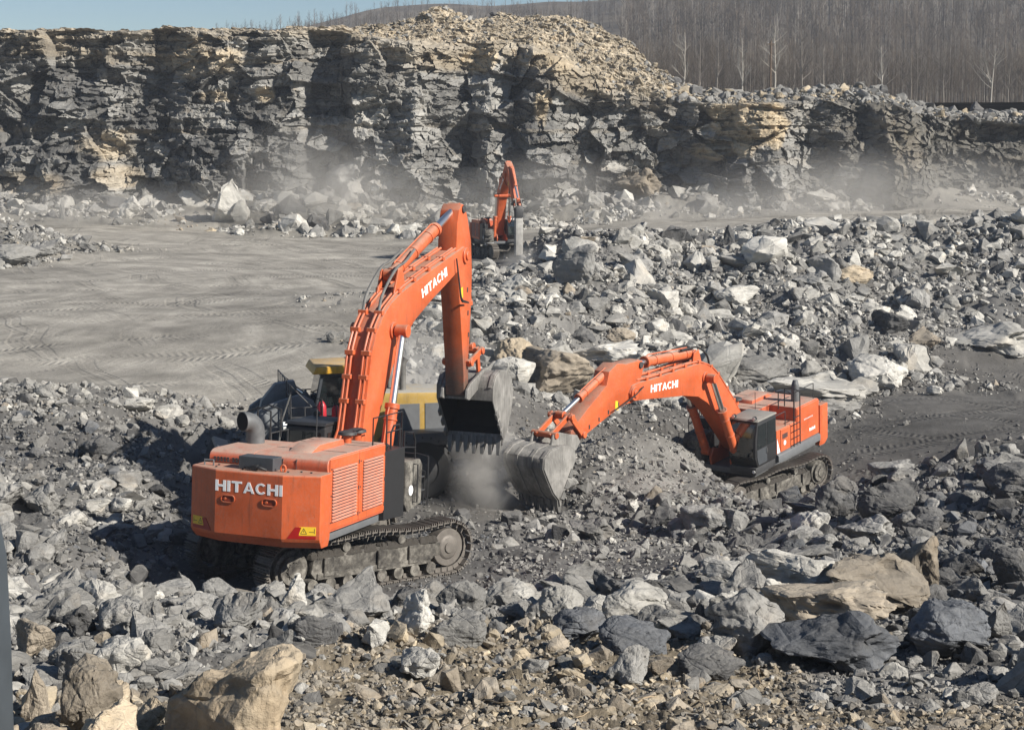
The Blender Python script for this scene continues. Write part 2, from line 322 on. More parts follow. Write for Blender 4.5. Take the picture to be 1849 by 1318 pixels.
# px, py, distance, roughness, stone cover, stone size (m), colour
CP = [
 (-300, 1318, 17, .6, .55, .22, SOIL), (150, 1318, 17, .6, .55, .25, SOIL), (620, 1318, 17, .9, .42, .09, SOIL), (924, 1318, 17, .9, .42, .09, SOIL), (1400, 1318, 17, .9, .42, .08, SOIL), (1849, 1318, 17, .9, .45, .1, SOIL), (2200, 1318, 17, .6, .5, .15, SOIL),
 (-300, 1200, 22, .8, .8, .25, SOIL), (100, 1190, 22, .8, .85, .24, RUB), (450, 1150, 23, .8, .85, .24, RUB), (650, 1210, 22, .9, .5, .12, SOIL), (900, 1205, 22.5, .9, .5, .12, SOIL), (1300, 1225, 22, .9, .5, .12, SOIL), (1600, 1220, 22, .7, .6, .25, RUB), (1849, 1210, 22, .8, .8, .35, DK), (2200, 1200, 22, .8, .8, .35, DK),
 (-300, 1080, 32, .8, .9, .3, RUB), (60, 1090, 31, .8, .9, .3, RUB), (250, 1085, 32, .7, .9, .28, RUB), (420, 1092, 33, .6, .8, .28, RUB), (600, 1108, 33, .6, .9, .3, RUB), (760, 1108, 34, .6, .9, .3, RUB), (900, 1095, 35, .6, .8, .28, RUB),
 (1000, 1000, 45, .5, .35, .16, RUB), (1150, 1000, 45, .5, .35, .16, RUB), (1000, 1090, 33, .7, .8, .35, RUB), (1150, 1090, 33, .8, .9, .34, RUB), (1330, 1080, 31, .8, .9, .36, RUB), (1500, 1090, 29, .8, .9, .36, RUB), (1700, 1090, 29, .8, .9, .3, DK), (1849, 1060, 31, .8, .9, .3, DK), (2200, 1060, 31, .8, .9, .3, DK),
 (1849, 950, 40, .7, .8, .24, DK), (2200, 900, 44, .7, .8, .24, DK), (1849, 850, 52, .7, .7, .26, DK), (1720, 900, 47, .7, .8, .26, DK), (1600, 862, 58, .8, .9, .4, DK), (1500, 918, 54, .7, .9, .35, DK), (1440, 970, 45, .9, .95, .38, DK), (1300, 960, 49, .7, .85, .28, DK), (1330, 905, 60, .6, .8, .25, DK), (1180, 935, 53, .7, .8, .26, RUB), (1050, 950, 53, .7, .8, .26, RUB),
 (1050, 802, 64, .4, .36, .14, MND), (1150, 782, 65, .4, .36, .14, MND), (1255, 825, 64, .4, .36, .14, MND), (1150, 860, 58, .4, .36, .14, MND), (960, 880, 58, .6, .6, .3, PIT),
 (30, 1000, 40, .7, .8, .26, RUB), (200, 1000, 41, .6, .85, .22, DK), (60, 900, 46, .8, .9, .34, RUB), (240, 900, 47, .7, .9, .26, RUB), (200, 840, 51, .6, .45, .14, DK), (50, 800, 54, .7, .6, .2, DK), (-300, 900, 46, .8, .9, .3, RUB), (300, 800, 55, .6, .55, .18, DK), (330, 860, 50, .6, .5, .18, DK), (120, 840, 52, .6, .4, .16, DK),
 (130, 706, 59, .7, .85, .24, RUB), (0, 716, 59, .7, .85, .24, RUB), (-250, 706, 59, .7, .85, .24, RUB), (240, 738, 60, .7, .75, .24, RUB), (330, 752, 60, .7, .75, .24, RUB), (400, 765, 60, .6, .7, .22, RUB),
 (130, 680, 69, .03, .0, .2, FL), (0, 680, 69, .03, 0, .2, FL), (230, 692, 67, .03, 0, .2, FL), (330, 700, 66, .1, .0, .2, FL), (430, 715, 65, .1, 0, .2, FL), (-300, 660, 72, .1, 0, .2, FL), (540, 700, 66, .05, 0, .2, FL), (620, 660, 71, .05, 0, .2, FL),
 (0, 600, 80, 0, 0, .2, FL), (300, 600, 80, 0, 0, .2, FL), (600, 590, 82, 0, 0, .2, FL), (100, 520, 103, 0, 0, .2, FL), (500, 500, 111, 0, 0, .2, FL), (700, 500, 111, 0, 0, .2, FL), (-300, 520, 103, 0, 0, .2, FL),
 (220, 440, 144, 0, 0, .2, FL), (500, 435, 148, 0, 0, .2, FL), (750, 445, 140, 0, 0, .2, FL), (880, 478, 122, .2, .1, .2, PIT), (945, 493, 118, .6, .6, .3, RUB), (350, 560, 90, 0, 0, .2, FL), (150, 640, 74, 0, 0, .2, FL), (450, 640, 74, 0, 0, .2, FL), (640, 520, 104, 0, 0, .2, FL), (350, 470, 126, 0, 0, .2, FL), (620, 470, 128, 0, 0, .2, FL), (320, 425, 152, 0, 0, .2, FL), (620, 440, 146, 0, 0, .2, FL), (860, 432, 144, 0, 0, .2, FL), (960, 432, 143, 0, 0, .2, FL), 
 (-100, 466, 126, .8, .9, .45, TAL), (30, 466, 126, .8, .9, .45, TAL), (60, 432, 134, .9, .9, .5, TAL), (-200, 428, 134, .9, .9, .5, TAL), (125, 438, 135, .7, .7, .4, TAL), (185, 440, 141, 0, 0, .3, FL), (180, 470, 126, 0, 0, .3, FL), (60, 494, 116, 0, 0, .3, FL), (-150, 496, 116, 0, 0, .3, FL), (130, 482, 121, 0, 0, .3, FL), (60, 413, 158, 0, 0, .2, FL), (180, 410, 158, 0, 0, .2, FL), (-150, 412, 158, 0, 0, .2, FL),
 (330, 407, 162, .2, .3, .4, FL), (200, 394, 165, .5, .6, .6, TAL), (0, 394, 165, .5, .6, .6, TAL), (-350, 394, 165, .5, .6, .6, TAL), (480, 410, 160, .7, .85, .95, TAL), (620, 418, 157, .7, .85, .95, TAL), (780, 416, 157, .8, .9, .8, TAL), (960, 408, 161, .8, .9, .6, TAL), (1100, 398, 163, .8, .9, .6, TAL), (1300, 386, 166, .7, .85, .7, TAL), (1450, 376, 168, .6, .75, .5, TAL), (1600, 374, 168.5, .4, .45, .4, TAL), (1849, 370, 168.5, .4, .45, .4, TAL), (2200, 370, 168.5, .5, .5, .5, TAL),
 (-350, 368, 170, 1, 1, .8, TAL), (0, 370, 170, 1, 1, .8, TAL), (200, 370, 170, 1, 1, .8, TAL), (420, 363, 170, 1, 1, 1.1, TAL), (600, 358, 169, 1, 1, 1.1, TAL), (780, 380, 168, 1, 1, .8, TAL), (960, 370, 169, 1, 1, .8, TAL), (1100, 366, 169, 1, 1, .8, TAL), (1300, 356, 170, 1, 1, 1.1, TAL), (1450, 363, 170, 1, 1, .8, TAL), (1600, 348, 171, 1, 1, .8, TAL), (1849, 353, 171, 1, 1, .8, TAL), (2200, 348, 171, 1, 1, .8, TAL),
 (1250, 402, 152, 0, 0, .2, FL), (1400, 392, 154, 0, 0, .2, FL), (1530, 388, 156, 0, 0, .2, FL), (1849, 382, 158, 0, 0, .2, FL), (2200, 380, 158, 0, 0, .2, FL), (1050, 421, 147, 0, 0, .2, FL), (1020, 410, 155, 0, 0, .2, FL), (1150, 402, 158, 0, 0, .2, FL), (1300, 394, 160, 0, 0, .2, FL), (1450, 385, 162, 0, 0, .2, FL), (1620, 380, 163, 0, 0, .2, FL), (1800, 376, 164, 0, 0, .2, FL), (1400, 404, 146, .05, 0, .2, FL), (1600, 400, 147, .05, 0, .2, FL), (1800, 396, 147, .05, 0, .2, FL), (1200, 414, 143, .05, 0, .2, FL),
 (720, 625, 76, .5, .6, .4, RUB), (700, 560, 90, .1, .1, .2, FL), (760, 560, 90, .7, .9, .5, RUB), (860, 540, 95, .9, 1, .42, RUB), (900, 495, 113, .9, 1, .42, RUB), (1000, 448, 122, 1, 1, .5, RUB), (1120, 440, 126, 1, 1, .5, RUB), (1200, 424, 128, 1, 1, .5, RUB), (1320, 436, 131, 1, 1, .5, RUB), (1440, 412, 134, 1, 1, .5, RUB), (1530, 402, 135, 1, 1, .5, RUB), (1640, 420, 133, 1, 1, .5, RUB), (1760, 412, 133, 1, 1, .5, RUB), (1849, 402, 133, 1, 1, .5, RUB), (2200, 402, 133, 1, 1, .5, RUB),
 (1000, 540, 104, 1, 1, .42, RUB), (1150, 540, 106, 1, 1, .42, RUB), (1300, 560, 106, 1, 1, .42, RUB), (1450, 520, 113, 1, 1, .42, RUB), (1600, 520, 114, 1, 1, .42, RUB), (1750, 510, 116, 1, 1, .42, RUB), (2200, 520, 112, 1, 1, .42, RUB), (900, 600, 90, 1, 1, .42, RUB), (1050, 620, 92, 1, 1, .42, RUB), (1250, 640, 94, 1, 1, .42, RUB), (1500, 620, 98, 1, 1, .42, RUB), (1700, 590, 104, .9, 1, .42, RUB),
 (800, 650, 76, .7, .8, .45, RUB), (900, 690, 78, .7, .8, .4, RUB), (1000, 705, 80, .6, .6, .3, PIT), (1150, 715, 82, .5, .5, .3, PIT), (1300, 715, 86, .8, .9, .5, RUB), (1450, 715, 88, .8, .9, .5, RUB), (1570, 700, 91, .6, .6, .4, PIT), (1650, 650, 98, .7, .8, .4, DK), (1720, 655, 99, .3, .2, .2, PIT), (1849, 645, 101, .2, .1, .2, PIT), (2200, 645, 101, .2, .1, .2, PIT),
 (960, 760, 71, .4, .3, .2, PIT), (1200, 750, 76, .4, .3, .2, PIT), (1650, 720, 86, .08, .02, .15, PIT), (1849, 740, 82, .08, .02, .15, PIT), (2200, 740, 82, .08, .02, .15, PIT), (1640, 800, 73, .1, .05, .15, PIT), (1849, 800, 70, .15, .1, .2, PIT), (1560, 850, 70, .2, .1, .2, PIT),
 (760, 850, 59, .4, .4, .25, PIT), (880, 860, 58, .5, .5, .3, PIT)]
_cp = [tuple(at(c[0], c[1], c[2])) + c[3:6] + c[6] for c in CP]
def pads(M, pts, rough, cover, col):
    for p in pts:
        w = M @ Vector(p); _cp.append((w.x, w.y, w.z, rough, cover, .2) + col)
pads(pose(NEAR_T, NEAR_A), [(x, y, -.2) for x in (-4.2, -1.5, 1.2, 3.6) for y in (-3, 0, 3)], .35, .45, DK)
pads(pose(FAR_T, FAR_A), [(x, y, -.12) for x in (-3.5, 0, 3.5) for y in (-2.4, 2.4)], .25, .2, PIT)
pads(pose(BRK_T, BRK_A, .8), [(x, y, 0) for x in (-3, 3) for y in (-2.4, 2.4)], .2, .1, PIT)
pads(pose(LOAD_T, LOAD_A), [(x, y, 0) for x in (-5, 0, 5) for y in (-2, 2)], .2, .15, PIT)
for x, y, z in ((-3, -2, 9.0), (3, -2, 9.0), (-4, 4, 8.55), (4, 4, 8.55), (-6, 10, 6.3), (0, 10, 6.3), (6, 10, 6.3)): _cp.append((x, y, z, .3, .2, .12) + SOIL)
for x in (-90, -60, -30, 0, 30, 60, 90): _cp.append((x, 190, 3.5, 0, 0, .3) + TAL)
CPA = np.array(_cp)
def _tps_fit():
    P = CPA[:, :2]/40; n = len(P)
    d2 = ((P[:, None]-P[None])**2).sum(-1); K = .5*d2*np.log(d2+1e-12) + np.eye(n)*.0006
    Q = np.hstack([np.ones((n, 1)), P]); A = np.block([[K, Q], [Q.T, np.zeros((3, 3))]])
    return np.linalg.solve(A, np.concatenate([CPA[:, 2], np.zeros(3)]))
TW = _tps_fit()
def base_h(x, y):
    out = np.empty(len(x)); P = CPA[:, :2]/40
    for i in range(0, len(x), 40000):
        q = np.stack([x[i:i+40000], y[i:i+40000]], -1)/40
        d2 = (q*q).sum(1)[:, None] + (P*P).sum(1)[None] - 2*q@P.T; d2 = np.maximum(d2, 0)
        out[i:i+40000] = (.5*d2*np.log(d2+1e-12))@TW[:len(P)] + TW[-3] + q@TW[-2:]
    return out
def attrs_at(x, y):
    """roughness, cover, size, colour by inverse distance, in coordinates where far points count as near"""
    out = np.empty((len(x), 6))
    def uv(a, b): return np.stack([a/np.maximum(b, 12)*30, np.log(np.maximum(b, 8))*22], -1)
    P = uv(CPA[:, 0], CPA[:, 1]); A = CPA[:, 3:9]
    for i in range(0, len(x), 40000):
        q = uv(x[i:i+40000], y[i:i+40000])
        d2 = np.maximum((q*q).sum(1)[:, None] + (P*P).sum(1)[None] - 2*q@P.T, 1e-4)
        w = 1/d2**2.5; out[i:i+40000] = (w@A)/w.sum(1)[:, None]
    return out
def height(x, y, at_=None, fine=True):
    x = np.asarray(x, float); y = np.asarray(y, float)
    a = attrs_at(x, y) if at_ is None else at_
    r = a[:, 0]
    z = base_h(x, y)
    sc = np.clip(y/60, .35, 1.4)
    wx = x + .6*fbm2(x*.5, y*.5, 2, 90); wy = y + .6*fbm2(x*.5+40, y*.5, 2, 91)
    f1, _ = facets(wx/2.2, wy/2.2, 5, 1.2)
    z = z + r*sc*(.55*fbm2(x/4, y/4, 3, 1) + .34*(f1-.5)) + np.clip((r-.75)*4, 0, 1)*np.clip((y-75)/15, 0, 1)*np.clip((150-y)/12, 0, 1)*2.2*fbm2(x/7+3, y/9, 3, 12)
    if fine:
        f2, _ = facets(wx/.62, wy/.62, 6, 1.4)
        z = z + np.clip(r*1.3, .03, 1)*(.13*(f2-.5)*np.minimum(sc*1.4, 1) + .10*fbm2(x*1.7, y*1.7, 4, 2))
        near = np.clip((40-y)/15, 0, 1)
        f3, _ = facets(x/.17, y/.17, 8, 1.4)
        z = z + near*r*(.045*(f3-.5) + .05*fbm2(x*8, y*8, 3, 3))
    z = z + (1-r)*.10*fbm2(x/7, y/3, 3, 4)
    return z
def ground_hit(px, py, dmax=172.):
    r = ray(px, py); d = 14*np.exp(np.linspace(0, math.log(dmax/14), 700))
    P = np.array([0, 0, ZC]) + r*d[:, None]
    h = height(P[:, 0], P[:, 1], fine=False)
    k = np.nonzero(P[:, 2] < h)[0]
    i = k[0] if len(k) else len(d)-1
    return P[i], d[i]
def build_ground():
    d = np.concatenate([np.linspace(-12, 11.6, 40), 12*np.exp(np.arange(0, math.log(196/12), .0052))])
    nc = 820; t = np.linspace(-1, 1, nc); u = np.sign(t)*(np.abs(t)*.40 + .22*np.abs(t)**6)
    D, U = np.meshgrid(d, u, indexing='ij')
    X = U*np.maximum(D, 11) ; Y = D + 0*U
    x, y = X.ravel(), Y.ravel(); a = attrs_at(x, y); z = height(x, y, a)
    z = np.where(y < 9, np.minimum(z, 9.0), z)
    n = fbm2(x/1.5, y/1.5, 4, 20); n_ = fbm2(x/9, y/4, 3, 21)
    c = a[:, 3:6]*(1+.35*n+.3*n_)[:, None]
    t = NT('quarry_ground'); p = t.pos()
    col = t.n('ShaderNodeVertexColor', layer_name='col').outputs[0]
    a1 = t.noise(.35, p, 8, .65); a2 = t.noise(5., p, 6, .7); a3 = t.noise(28., p, 4, .7)
    k = t.math('ADD', t.math('MULTIPLY', a1, .9), t.math('ADD', t.math('MULTIPLY', a2, .5), t.math('MULTIPLY', a3, .35)))
    k = t.mapr(k, .55, 1.2, .62, 1.4)
    cc = t.mix(1., col, t.n('ShaderNodeCombineColor', {0: k, 1: k, 2: k}).outputs[0], 'MULTIPLY')
    h = t.math('ADD', t.math('MULTIPLY', a2, .6), t.math('MULTIPLY', a3, .25))
    hard = t.n('ShaderNodeAttribute', attribute_name='trk').outputs['Fac']; rut2 = t.noise(1., t.n('ShaderNodeMapping', {'Vector': p, 'Rotation': (0, 0, R(-40)), 'Scale': (.08, .9, 1)}).outputs[0], 7, .7, .9)
    # wheel tracks: bands on big arcs, each with tread bars along it
    tot = None
    for i, (cx, cy, w, per, off, amt) in enumerate(((-150., 10., 5.3, .34, 1.1, .8), (60., -95., 6.1, .36, .3, .9), (-40., 190., 7.3, .34, .8, .7), (-330., 300., 6.7, .36, 0., .7), (300., 260., 5.9, .36, 1.7, .9))):
        v = t.n('ShaderNodeVectorMath', {0: p, 1: (-cx, -cy, 0)}, operation='ADD').outputs[0]
        sx = t.n('ShaderNodeSeparateXYZ', {0: v}); wob = t.math('MULTIPLY', t.noise(.05, p, 2, .5), 9.)
        r = t.math('ADD', t.math('SQRT', t.math('ADD', t.math('POWER', sx.outputs[0], 2.), t.math('POWER', sx.outputs[1], 2.))), wob)
        ang = t.math('ARCTAN2', sx.outputs[1], sx.outputs[0])
        m = t.math('PINGPONG', t.math('ADD', r, off), w/2)
        band = t.math('MULTIPLY', t.mapr(m, .1, .2), t.mapr(m, .75, .65), clamp=True)
        rad = math.hypot(cx, cy-90)
        bars = t.math('SINE', t.math('ADD', t.math('MULTIPLY', ang, rad*2*math.pi/per), t.math('MULTIPLY', m, 7.)))
        rut = t.math('MULTIPLY', band, t.math('ADD', t.math('MULTIPLY', bars, t.mapr(t.noise(.6, p, 3, .6), .4, .65, .03, .4)), -.35))
        patch = t.mapr(t.noise(.085, t.n('ShaderNodeVectorMath', {0: p, 1: (31.*i, 17.*i, 0)}, operation='ADD').outputs[0], 3, .6), .46, .58)
        rut = t.math('MULTIPLY', rut, t.math('MULTIPLY', patch, amt))
        tot = rut if tot is None else t.math('ADD', tot, rut)
    tot = t.math('MULTIPLY', tot, t.mapr(t.n('ShaderNodeSeparateXYZ', {0: p}).outputs[0], 12., 22., 1.7, 3.2))
    tot = t.math('MULTIPLY', t.math('ADD', tot, t.math('MULTIPLY', rut2, .55)), hard)
    b1 = t.bump(tot, .8, .10); b2 = t.bump(h, .8, .09, b1)
    pc = t.n('ShaderNodeVectorMath', {0: p, 1: (64., -96., 0)}, operation='ADD').outputs[0]; px_ = t.n('ShaderNodeSeparateXYZ', {0: pc})
    wv = t.math('MULTIPLY', t.noise(.03, p, 2, .5), 22.)
    rr_ = t.math('ADD', t.math('SQRT', t.math('ADD', t.math('POWER', px_.outputs[0], 2.), t.math('POWER', px_.outputs[1], 2.))), wv); aa_ = t.math('ARCTAN2', px_.outputs[1], px_.outputs[0])
    streak = t.n('ShaderNodeCombineXYZ', {0: t.math('MULTIPLY', rr_, .75), 1: t.math('MULTIPLY', aa_, 2.2), 2: 0.}).outputs[0]
    sk = t.math('MULTIPLY', t.mapr(t.noise(1., streak, 6, .65), .40, .64, -.15, .15), hard)
    kk = t.math('ADD', t.math('ADD', 1., sk), t.math('MULTIPLY', tot, .10))
    cc = t.mix(1., cc, t.n('ShaderNodeCombineColor', {0: kk, 1: kk, 2: kk}).outputs[0], 'MULTIPLY')
    m = t.fin(cc, .95, 0., b2, .15)
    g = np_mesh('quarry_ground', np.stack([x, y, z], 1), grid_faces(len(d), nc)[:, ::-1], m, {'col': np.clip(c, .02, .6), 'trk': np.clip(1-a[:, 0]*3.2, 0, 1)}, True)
    tag(g, 'dusty grey quarry floor and dark broken ground with tyre tracks', 'ground', None, 'structure')
    return g
build_ground()
# ------------------------------------------------------------------ the quarry face
def interp(px, tab): return np.interp(px, [a for a, _ in tab], [b for _, b in tab])
TOPL = [(-900, 60), (0, 52), (250, 54), (430, 52), (560, 49), (650, 46), (700, 40), (745, 27), (778, 12), (805, 15), (850, 35), (900, 21), (950, 32), (1000, 27), (1040, 24), (1090, 44), (1150, 74), (1190, 112), (1240, 152), (1300, 168), (1400, 166), (1500, 160), (1580, 154), (1640, 175), (1700, 196), (1849, 208), (2400, 215)]
STEEP = [(-900, 64), (0, 58), (560, 58), (640, 62), (720, 78), (800, 92), (880, 84), (960, 92), (1010, 120), (1080, 165), (1150, 186), (1230, 190), (1320, 190), (1420, 186), (1520, 186), (1600, 192), (1700, 216), (1849, 232), (2400, 235)]
BUL = [(-900, 0), (-200, -1), (0, .3), (100, 1.5), (170, .4), (230, -.6), (300, -1.2), (360, .6), (430, 1.2), (500, 1.6), (545, .6), (565, -2.2), (615, -2.8), (640, 2.0), (690, 3.2), (750, 3.6), (800, 1.2), (850, -.3), (885, 2.2), (930, .8), (965, 2.6), (1000, 2.6), (1030, -.2), (1080, -2.2), (1160, -2.6), (1230, -1.4), (1285, 1.6), (1330, 3.4), (1395, 3.8), (1430, 1.6), (1470, -.4), (1520, .8), (1565, .2), (1600, 3.0), (1650, 2.4), (1690, -.6), (1760, -2.2), (1849, -3.4), (2400, -3)]
YC = 172.
def build_cliff():
    xs = np.arange(-82, 84, .105); pxs = W0/2 + xs*FPX/YC
    ns, nm, nb = 215, 95, 12
    jag = 14*np.abs(fbm2(xs/2.6, xs*0, 4, 31))*1.0
    ztop_s = ZC + (240-interp(pxs, STEEP)-5*fbm2(xs/1.7, xs*0, 3, 33))/FPX*YC
    msetb = np.interp(pxs, [-900, 560, 700, 900, 1080, 1200, 1300, 1500, 1900, 2400], [1.5, 2., 9., 13., 13., 8., 6., 6., 6., 6.])
    ztop_c = ZC + (240-interp(pxs, TOPL)+jag*.35-2)/FPX*(YC+msetb)
    ztop_c = np.maximum(ztop_c, ztop_s+.15)
    zbase = np.full(xs.shape, -1.0)
    rows = []
    for i in range(ns):
        v = i/(ns-1); z = zbase + (ztop_s-zbase)*v; rows.append((z, v*2.6 - .9*(1-v)**3*2 + 0*xs, np.full(xs.shape, v), np.zeros(xs.shape)))
    for i in range(1, nm+1):
        v = i/nm; k = v**.85; rows.append((ztop_s + (ztop_c-ztop_s)*k, 2.6 + msetb*v, np.ones(xs.shape), np.full(xs.shape, v)))
    for i in range(1, nb+1):
        v = i/nb; rows.append((ztop_c*(1-v) + (np.minimum(ztop_c-1.2, 14.+0*xs))*v, 2.6 + msetb + 16*v, np.ones(xs.shape), np.full(xs.shape, 1+v)))
    Z = np.stack([r[0] for r in rows]); B = np.stack([r[1] for r in rows]); V = np.stack([r[2] for r in rows]); Mv = np.stack([r[3] for r in rows])
    X = np.broadcast_to(xs, Z.shape).copy(); PX = np.broadcast_to(pxs, Z.shape)
    x, z, b, v, mv, px = X.ravel(), Z.ravel(), B.ravel(), V.ravel(), Mv.ravel(), PX.ravel()
    wx = x + 1.4*fbm2(x/5, z/5, 3, 40); wz = z + .55*fbm2(x/9, z/5, 3, 41)
    th = .44
    k = np.floor(wz/th + 1.2*_h(np.floor(wx/26), np.zeros_like(wx), 0, 42)); lw = .9 + 2.4*_h(k, k*0, 1, 43)
    bx = np.floor(wx/lw + 50*_h(k, k*0, 2, 44)); lay = _h(k, bx, 3, 45) - .5; layb = _h(k, k*0, 5, 46) - .5
    f_big, r_big = facets(wx/5.2, wz/4.2, 47, 1.6); f_mid, r_mid = facets(wx/1.9, wz/1.35, 48, 1.7); f_sm, r_sm = facets(wx/.72, wz/.5, 49, 1.6)
    layered = np.clip(.22 + 1.0*(v-.4) + .8*fbm2(x/12, z/9, 2, 50), .12, 1)
    big = np.interp(px + 16*fbm2(x/4, z/4, 3, 51), [p[0] for p in BUL], [p[1] for p in BUL])
    fr = sstep(1440, 1560, px + 40*fbm2(x/5, z/5, 2, 66)); layered = layered*(1-.7*fr); rk = 1-.65*fr
    D = big*np.clip(1.25-v*.45, .5, 1.2) + (1.9+.9*fr)*fbm2(x/7, z/6, 4, 52)*1.2 - fr*4.5*(v-.75) + 2.1*rk*(f_big-.5) + rk*layered*(.95*lay + .6*layb) + rk*(1.3-.5*layered)*1.0*(f_mid-.5) + (.42+.2*fr)*(f_sm-.5) + .16*fbm2(x*1.8, z*1.8, 3, 53)
    mound = np.clip(mv, 0, 1)*np.clip((msetb*np.ones((len(rows), 1))).ravel()/6, .3, 1)
    Dm = .8*fbm2(x/3, (z+b)/3, 4, 54) + .34*(facets(x/.9, (z*1.4+b)/.9, 55, 1.5)[0]-.5) + .16*(facets(x/.4, (z*1.4+b)/.4, 56, 1.5)[0]-.5)
    e = sstep(0, .22, mv)
    D = D*(1-e) + Dm*e
    fade = 1-sstep(1.0, 1.4, mv)
    y = YC + b - D*fade
    z2 = z + e*fade*.55*Dm + .12*(1-e)*fbm2(x*2, z*2, 2, 57)
    # rock colours: dark shale, grey blocks, tan upper beds and stained faces
    grey = np.array([.195, .19, .177]); dark = np.array([.045, .045, .046]); tan = np.array([.33, .27, .185]); pale = np.array([.40, .385, .35])
    nz = fbm2(x/6, z/3, 4, 60)
    c = grey*(1+.0*x[:, None])
    c = c*(.5 + 1.0*r_mid)[:, None]
    wd = np.clip(.9*(r_big-.45) + 1.1*nz + .15, 0, 1)*np.where(v < .75, 1, .6)
    c = c + (dark-c)*wd[:, None]*.85
    top = sstep(.86, 1.0, v + .16*nz + .05*(layb))*np.interp(px, [0, 200, 500, 1000, 1200, 1400], [.6, .6, .6, .8, .4, .2])
    c = c + (tan*(.75+.5*r_sm)[:, None]-c)*top[:, None]*.75
    bed = ((_h(k, k*0, 7, 61) > .84) & (v > .45)).astype(float)*np.clip(.5+1.6*fbm2(x/9, z/2, 2, 62), 0, 1)
    c = c + (tan-c)*bed[:, None]*.4
    c = c + (np.array([.088, .082, .07])*(.7+.6*r_sm)[:, None]-c)*(fr*.75)[:, None]
    py = 240 - (z-ZC)*FPX/YC
    for ex, ey, rx, ry, w in ((365, 110, 85, 30, .8), (480, 172, 18, 14, 1), (400, 175, 40, 9, .7), (200, 262, 60, 26, .75), (215, 320, 40, 20, .6), (868, 100, 30, 30, 1), (978, 198, 16, 34, 1), (1290, 270, 55, 18, 1), (1350, 215, 52, 42, 1), (1395, 235, 16, 30, .9), (1610, 255, 50, 70, .35), (60, 330, 70, 22, .5), (1010, 100, 30, 26, .8), (1150, 320, 30, 12, .5)):
        q = np.clip(1.35-((px-ex)/rx)**2-((py-ey)/ry)**2 + 1.2*nz + .5*(r_mid-.5), 0, 1)*w
        c = c + ((tan*1.2)*(.75+.45*r_mid)[:, None]-c)*(np.clip(q*1.6, 0, 1)*w*.85)[:, None]
    for ex, ey, rx, ry, w in ((665, 205, 36, 40, .7), (745, 200, 40, 60, .45), (1130, 300, 90, 10, .6), (700, 95, 60, 26, .25)):
        q = np.clip(1.3-((px-ex)/rx)**2-((py-ey)/ry)**2 + 1.3*nz, 0, 1)*w
        c = c + (pale-c)*q[:, None]
    mt = np.interp(px, [0, 640, 700, 1150, 1300, 1500, 1849], [.85, .85, 1, 1, .45, .25, .15])
    mc = grey*1.0 + (np.array([.31, .265, .20])-grey)*mt[:, None]
    mc = mc*(.7+.6*_h(np.floor(x/.5), np.floor((z+b)/.5), 1, 64))[:, None]*(1+.5*fbm2(x/4, (z+b)/3, 3, 65))[:, None]
    c = c*(1-e)[:, None] + mc*e[:, None]
    t = NT('quarry_face_rock'); p = t.pos()
    col = t.n('ShaderNodeVertexColor', layer_name='col').outputs[0]
    cc, nrm = rock_nodes(t, col, p, .9, .42, 1.3, .10)
    m = t.fin(cc, .95, 0., nrm, .15)
    o = np_mesh('cliff', np.stack([x, y, z2], 1), grid_faces(len(rows), len(xs)), m, {'col': np.clip(c, .02, .7)}, False)
    tag(o, 'layered grey and tan rock face of the quarry with a tan rubble mound on its rim', 'cliff', None, 'structure')
    return x, y, z2, mv, px
CLX, CLY, CLZ, CLM, CLP = build_cliff()
# ------------------------------------------------------------------ stones
def hull(pts):
    bm = bmesh.new(); vs = [bm.verts.new(p) for p in pts]
    r = bmesh.ops.convex_hull(bm, input=vs)
    bmesh.ops.delete(bm, geom=list({g for g in r['geom_interior'] + r['geom_unused'] if isinstance(g, bmesh.types.BMVert)}), context='VERTS')
    return bm
def rock_pts(r, n, kind):
    p = r.normal(size=(n, 3)); p /= np.linalg.norm(p, axis=1)[:, None]
    q = {'block': 3.2, 'slab': 4.5, 'wedge': 2.6, 'round': 2.2, 'shard': 2.4}[kind]
    p = p/(np.abs(p)**q).sum(1)[:, None]**(1/q)*r.uniform(.82, 1.0, (n, 1))
    if kind == 'wedge': p[:, 0] *= 1-.45*np.clip(p[:, 2], 0, 1); p[:, 2] += .35*p[:, 0]
    if kind == 'shard': k = np.clip((p[:, 2]+1)/2, 0, 1); p[:, 0] = p[:, 0]*(1-.75*k)+.25*k*r.uniform(-1, 1); p[:, 1] *= 1-.6*k
    if kind == 'slab': p[:, 2] += .25*p[:, 0]
    return p
def unit(v):
    lo, hi = v.min(0), v.max(0); return (v-(lo+hi)/2)/(hi-lo)
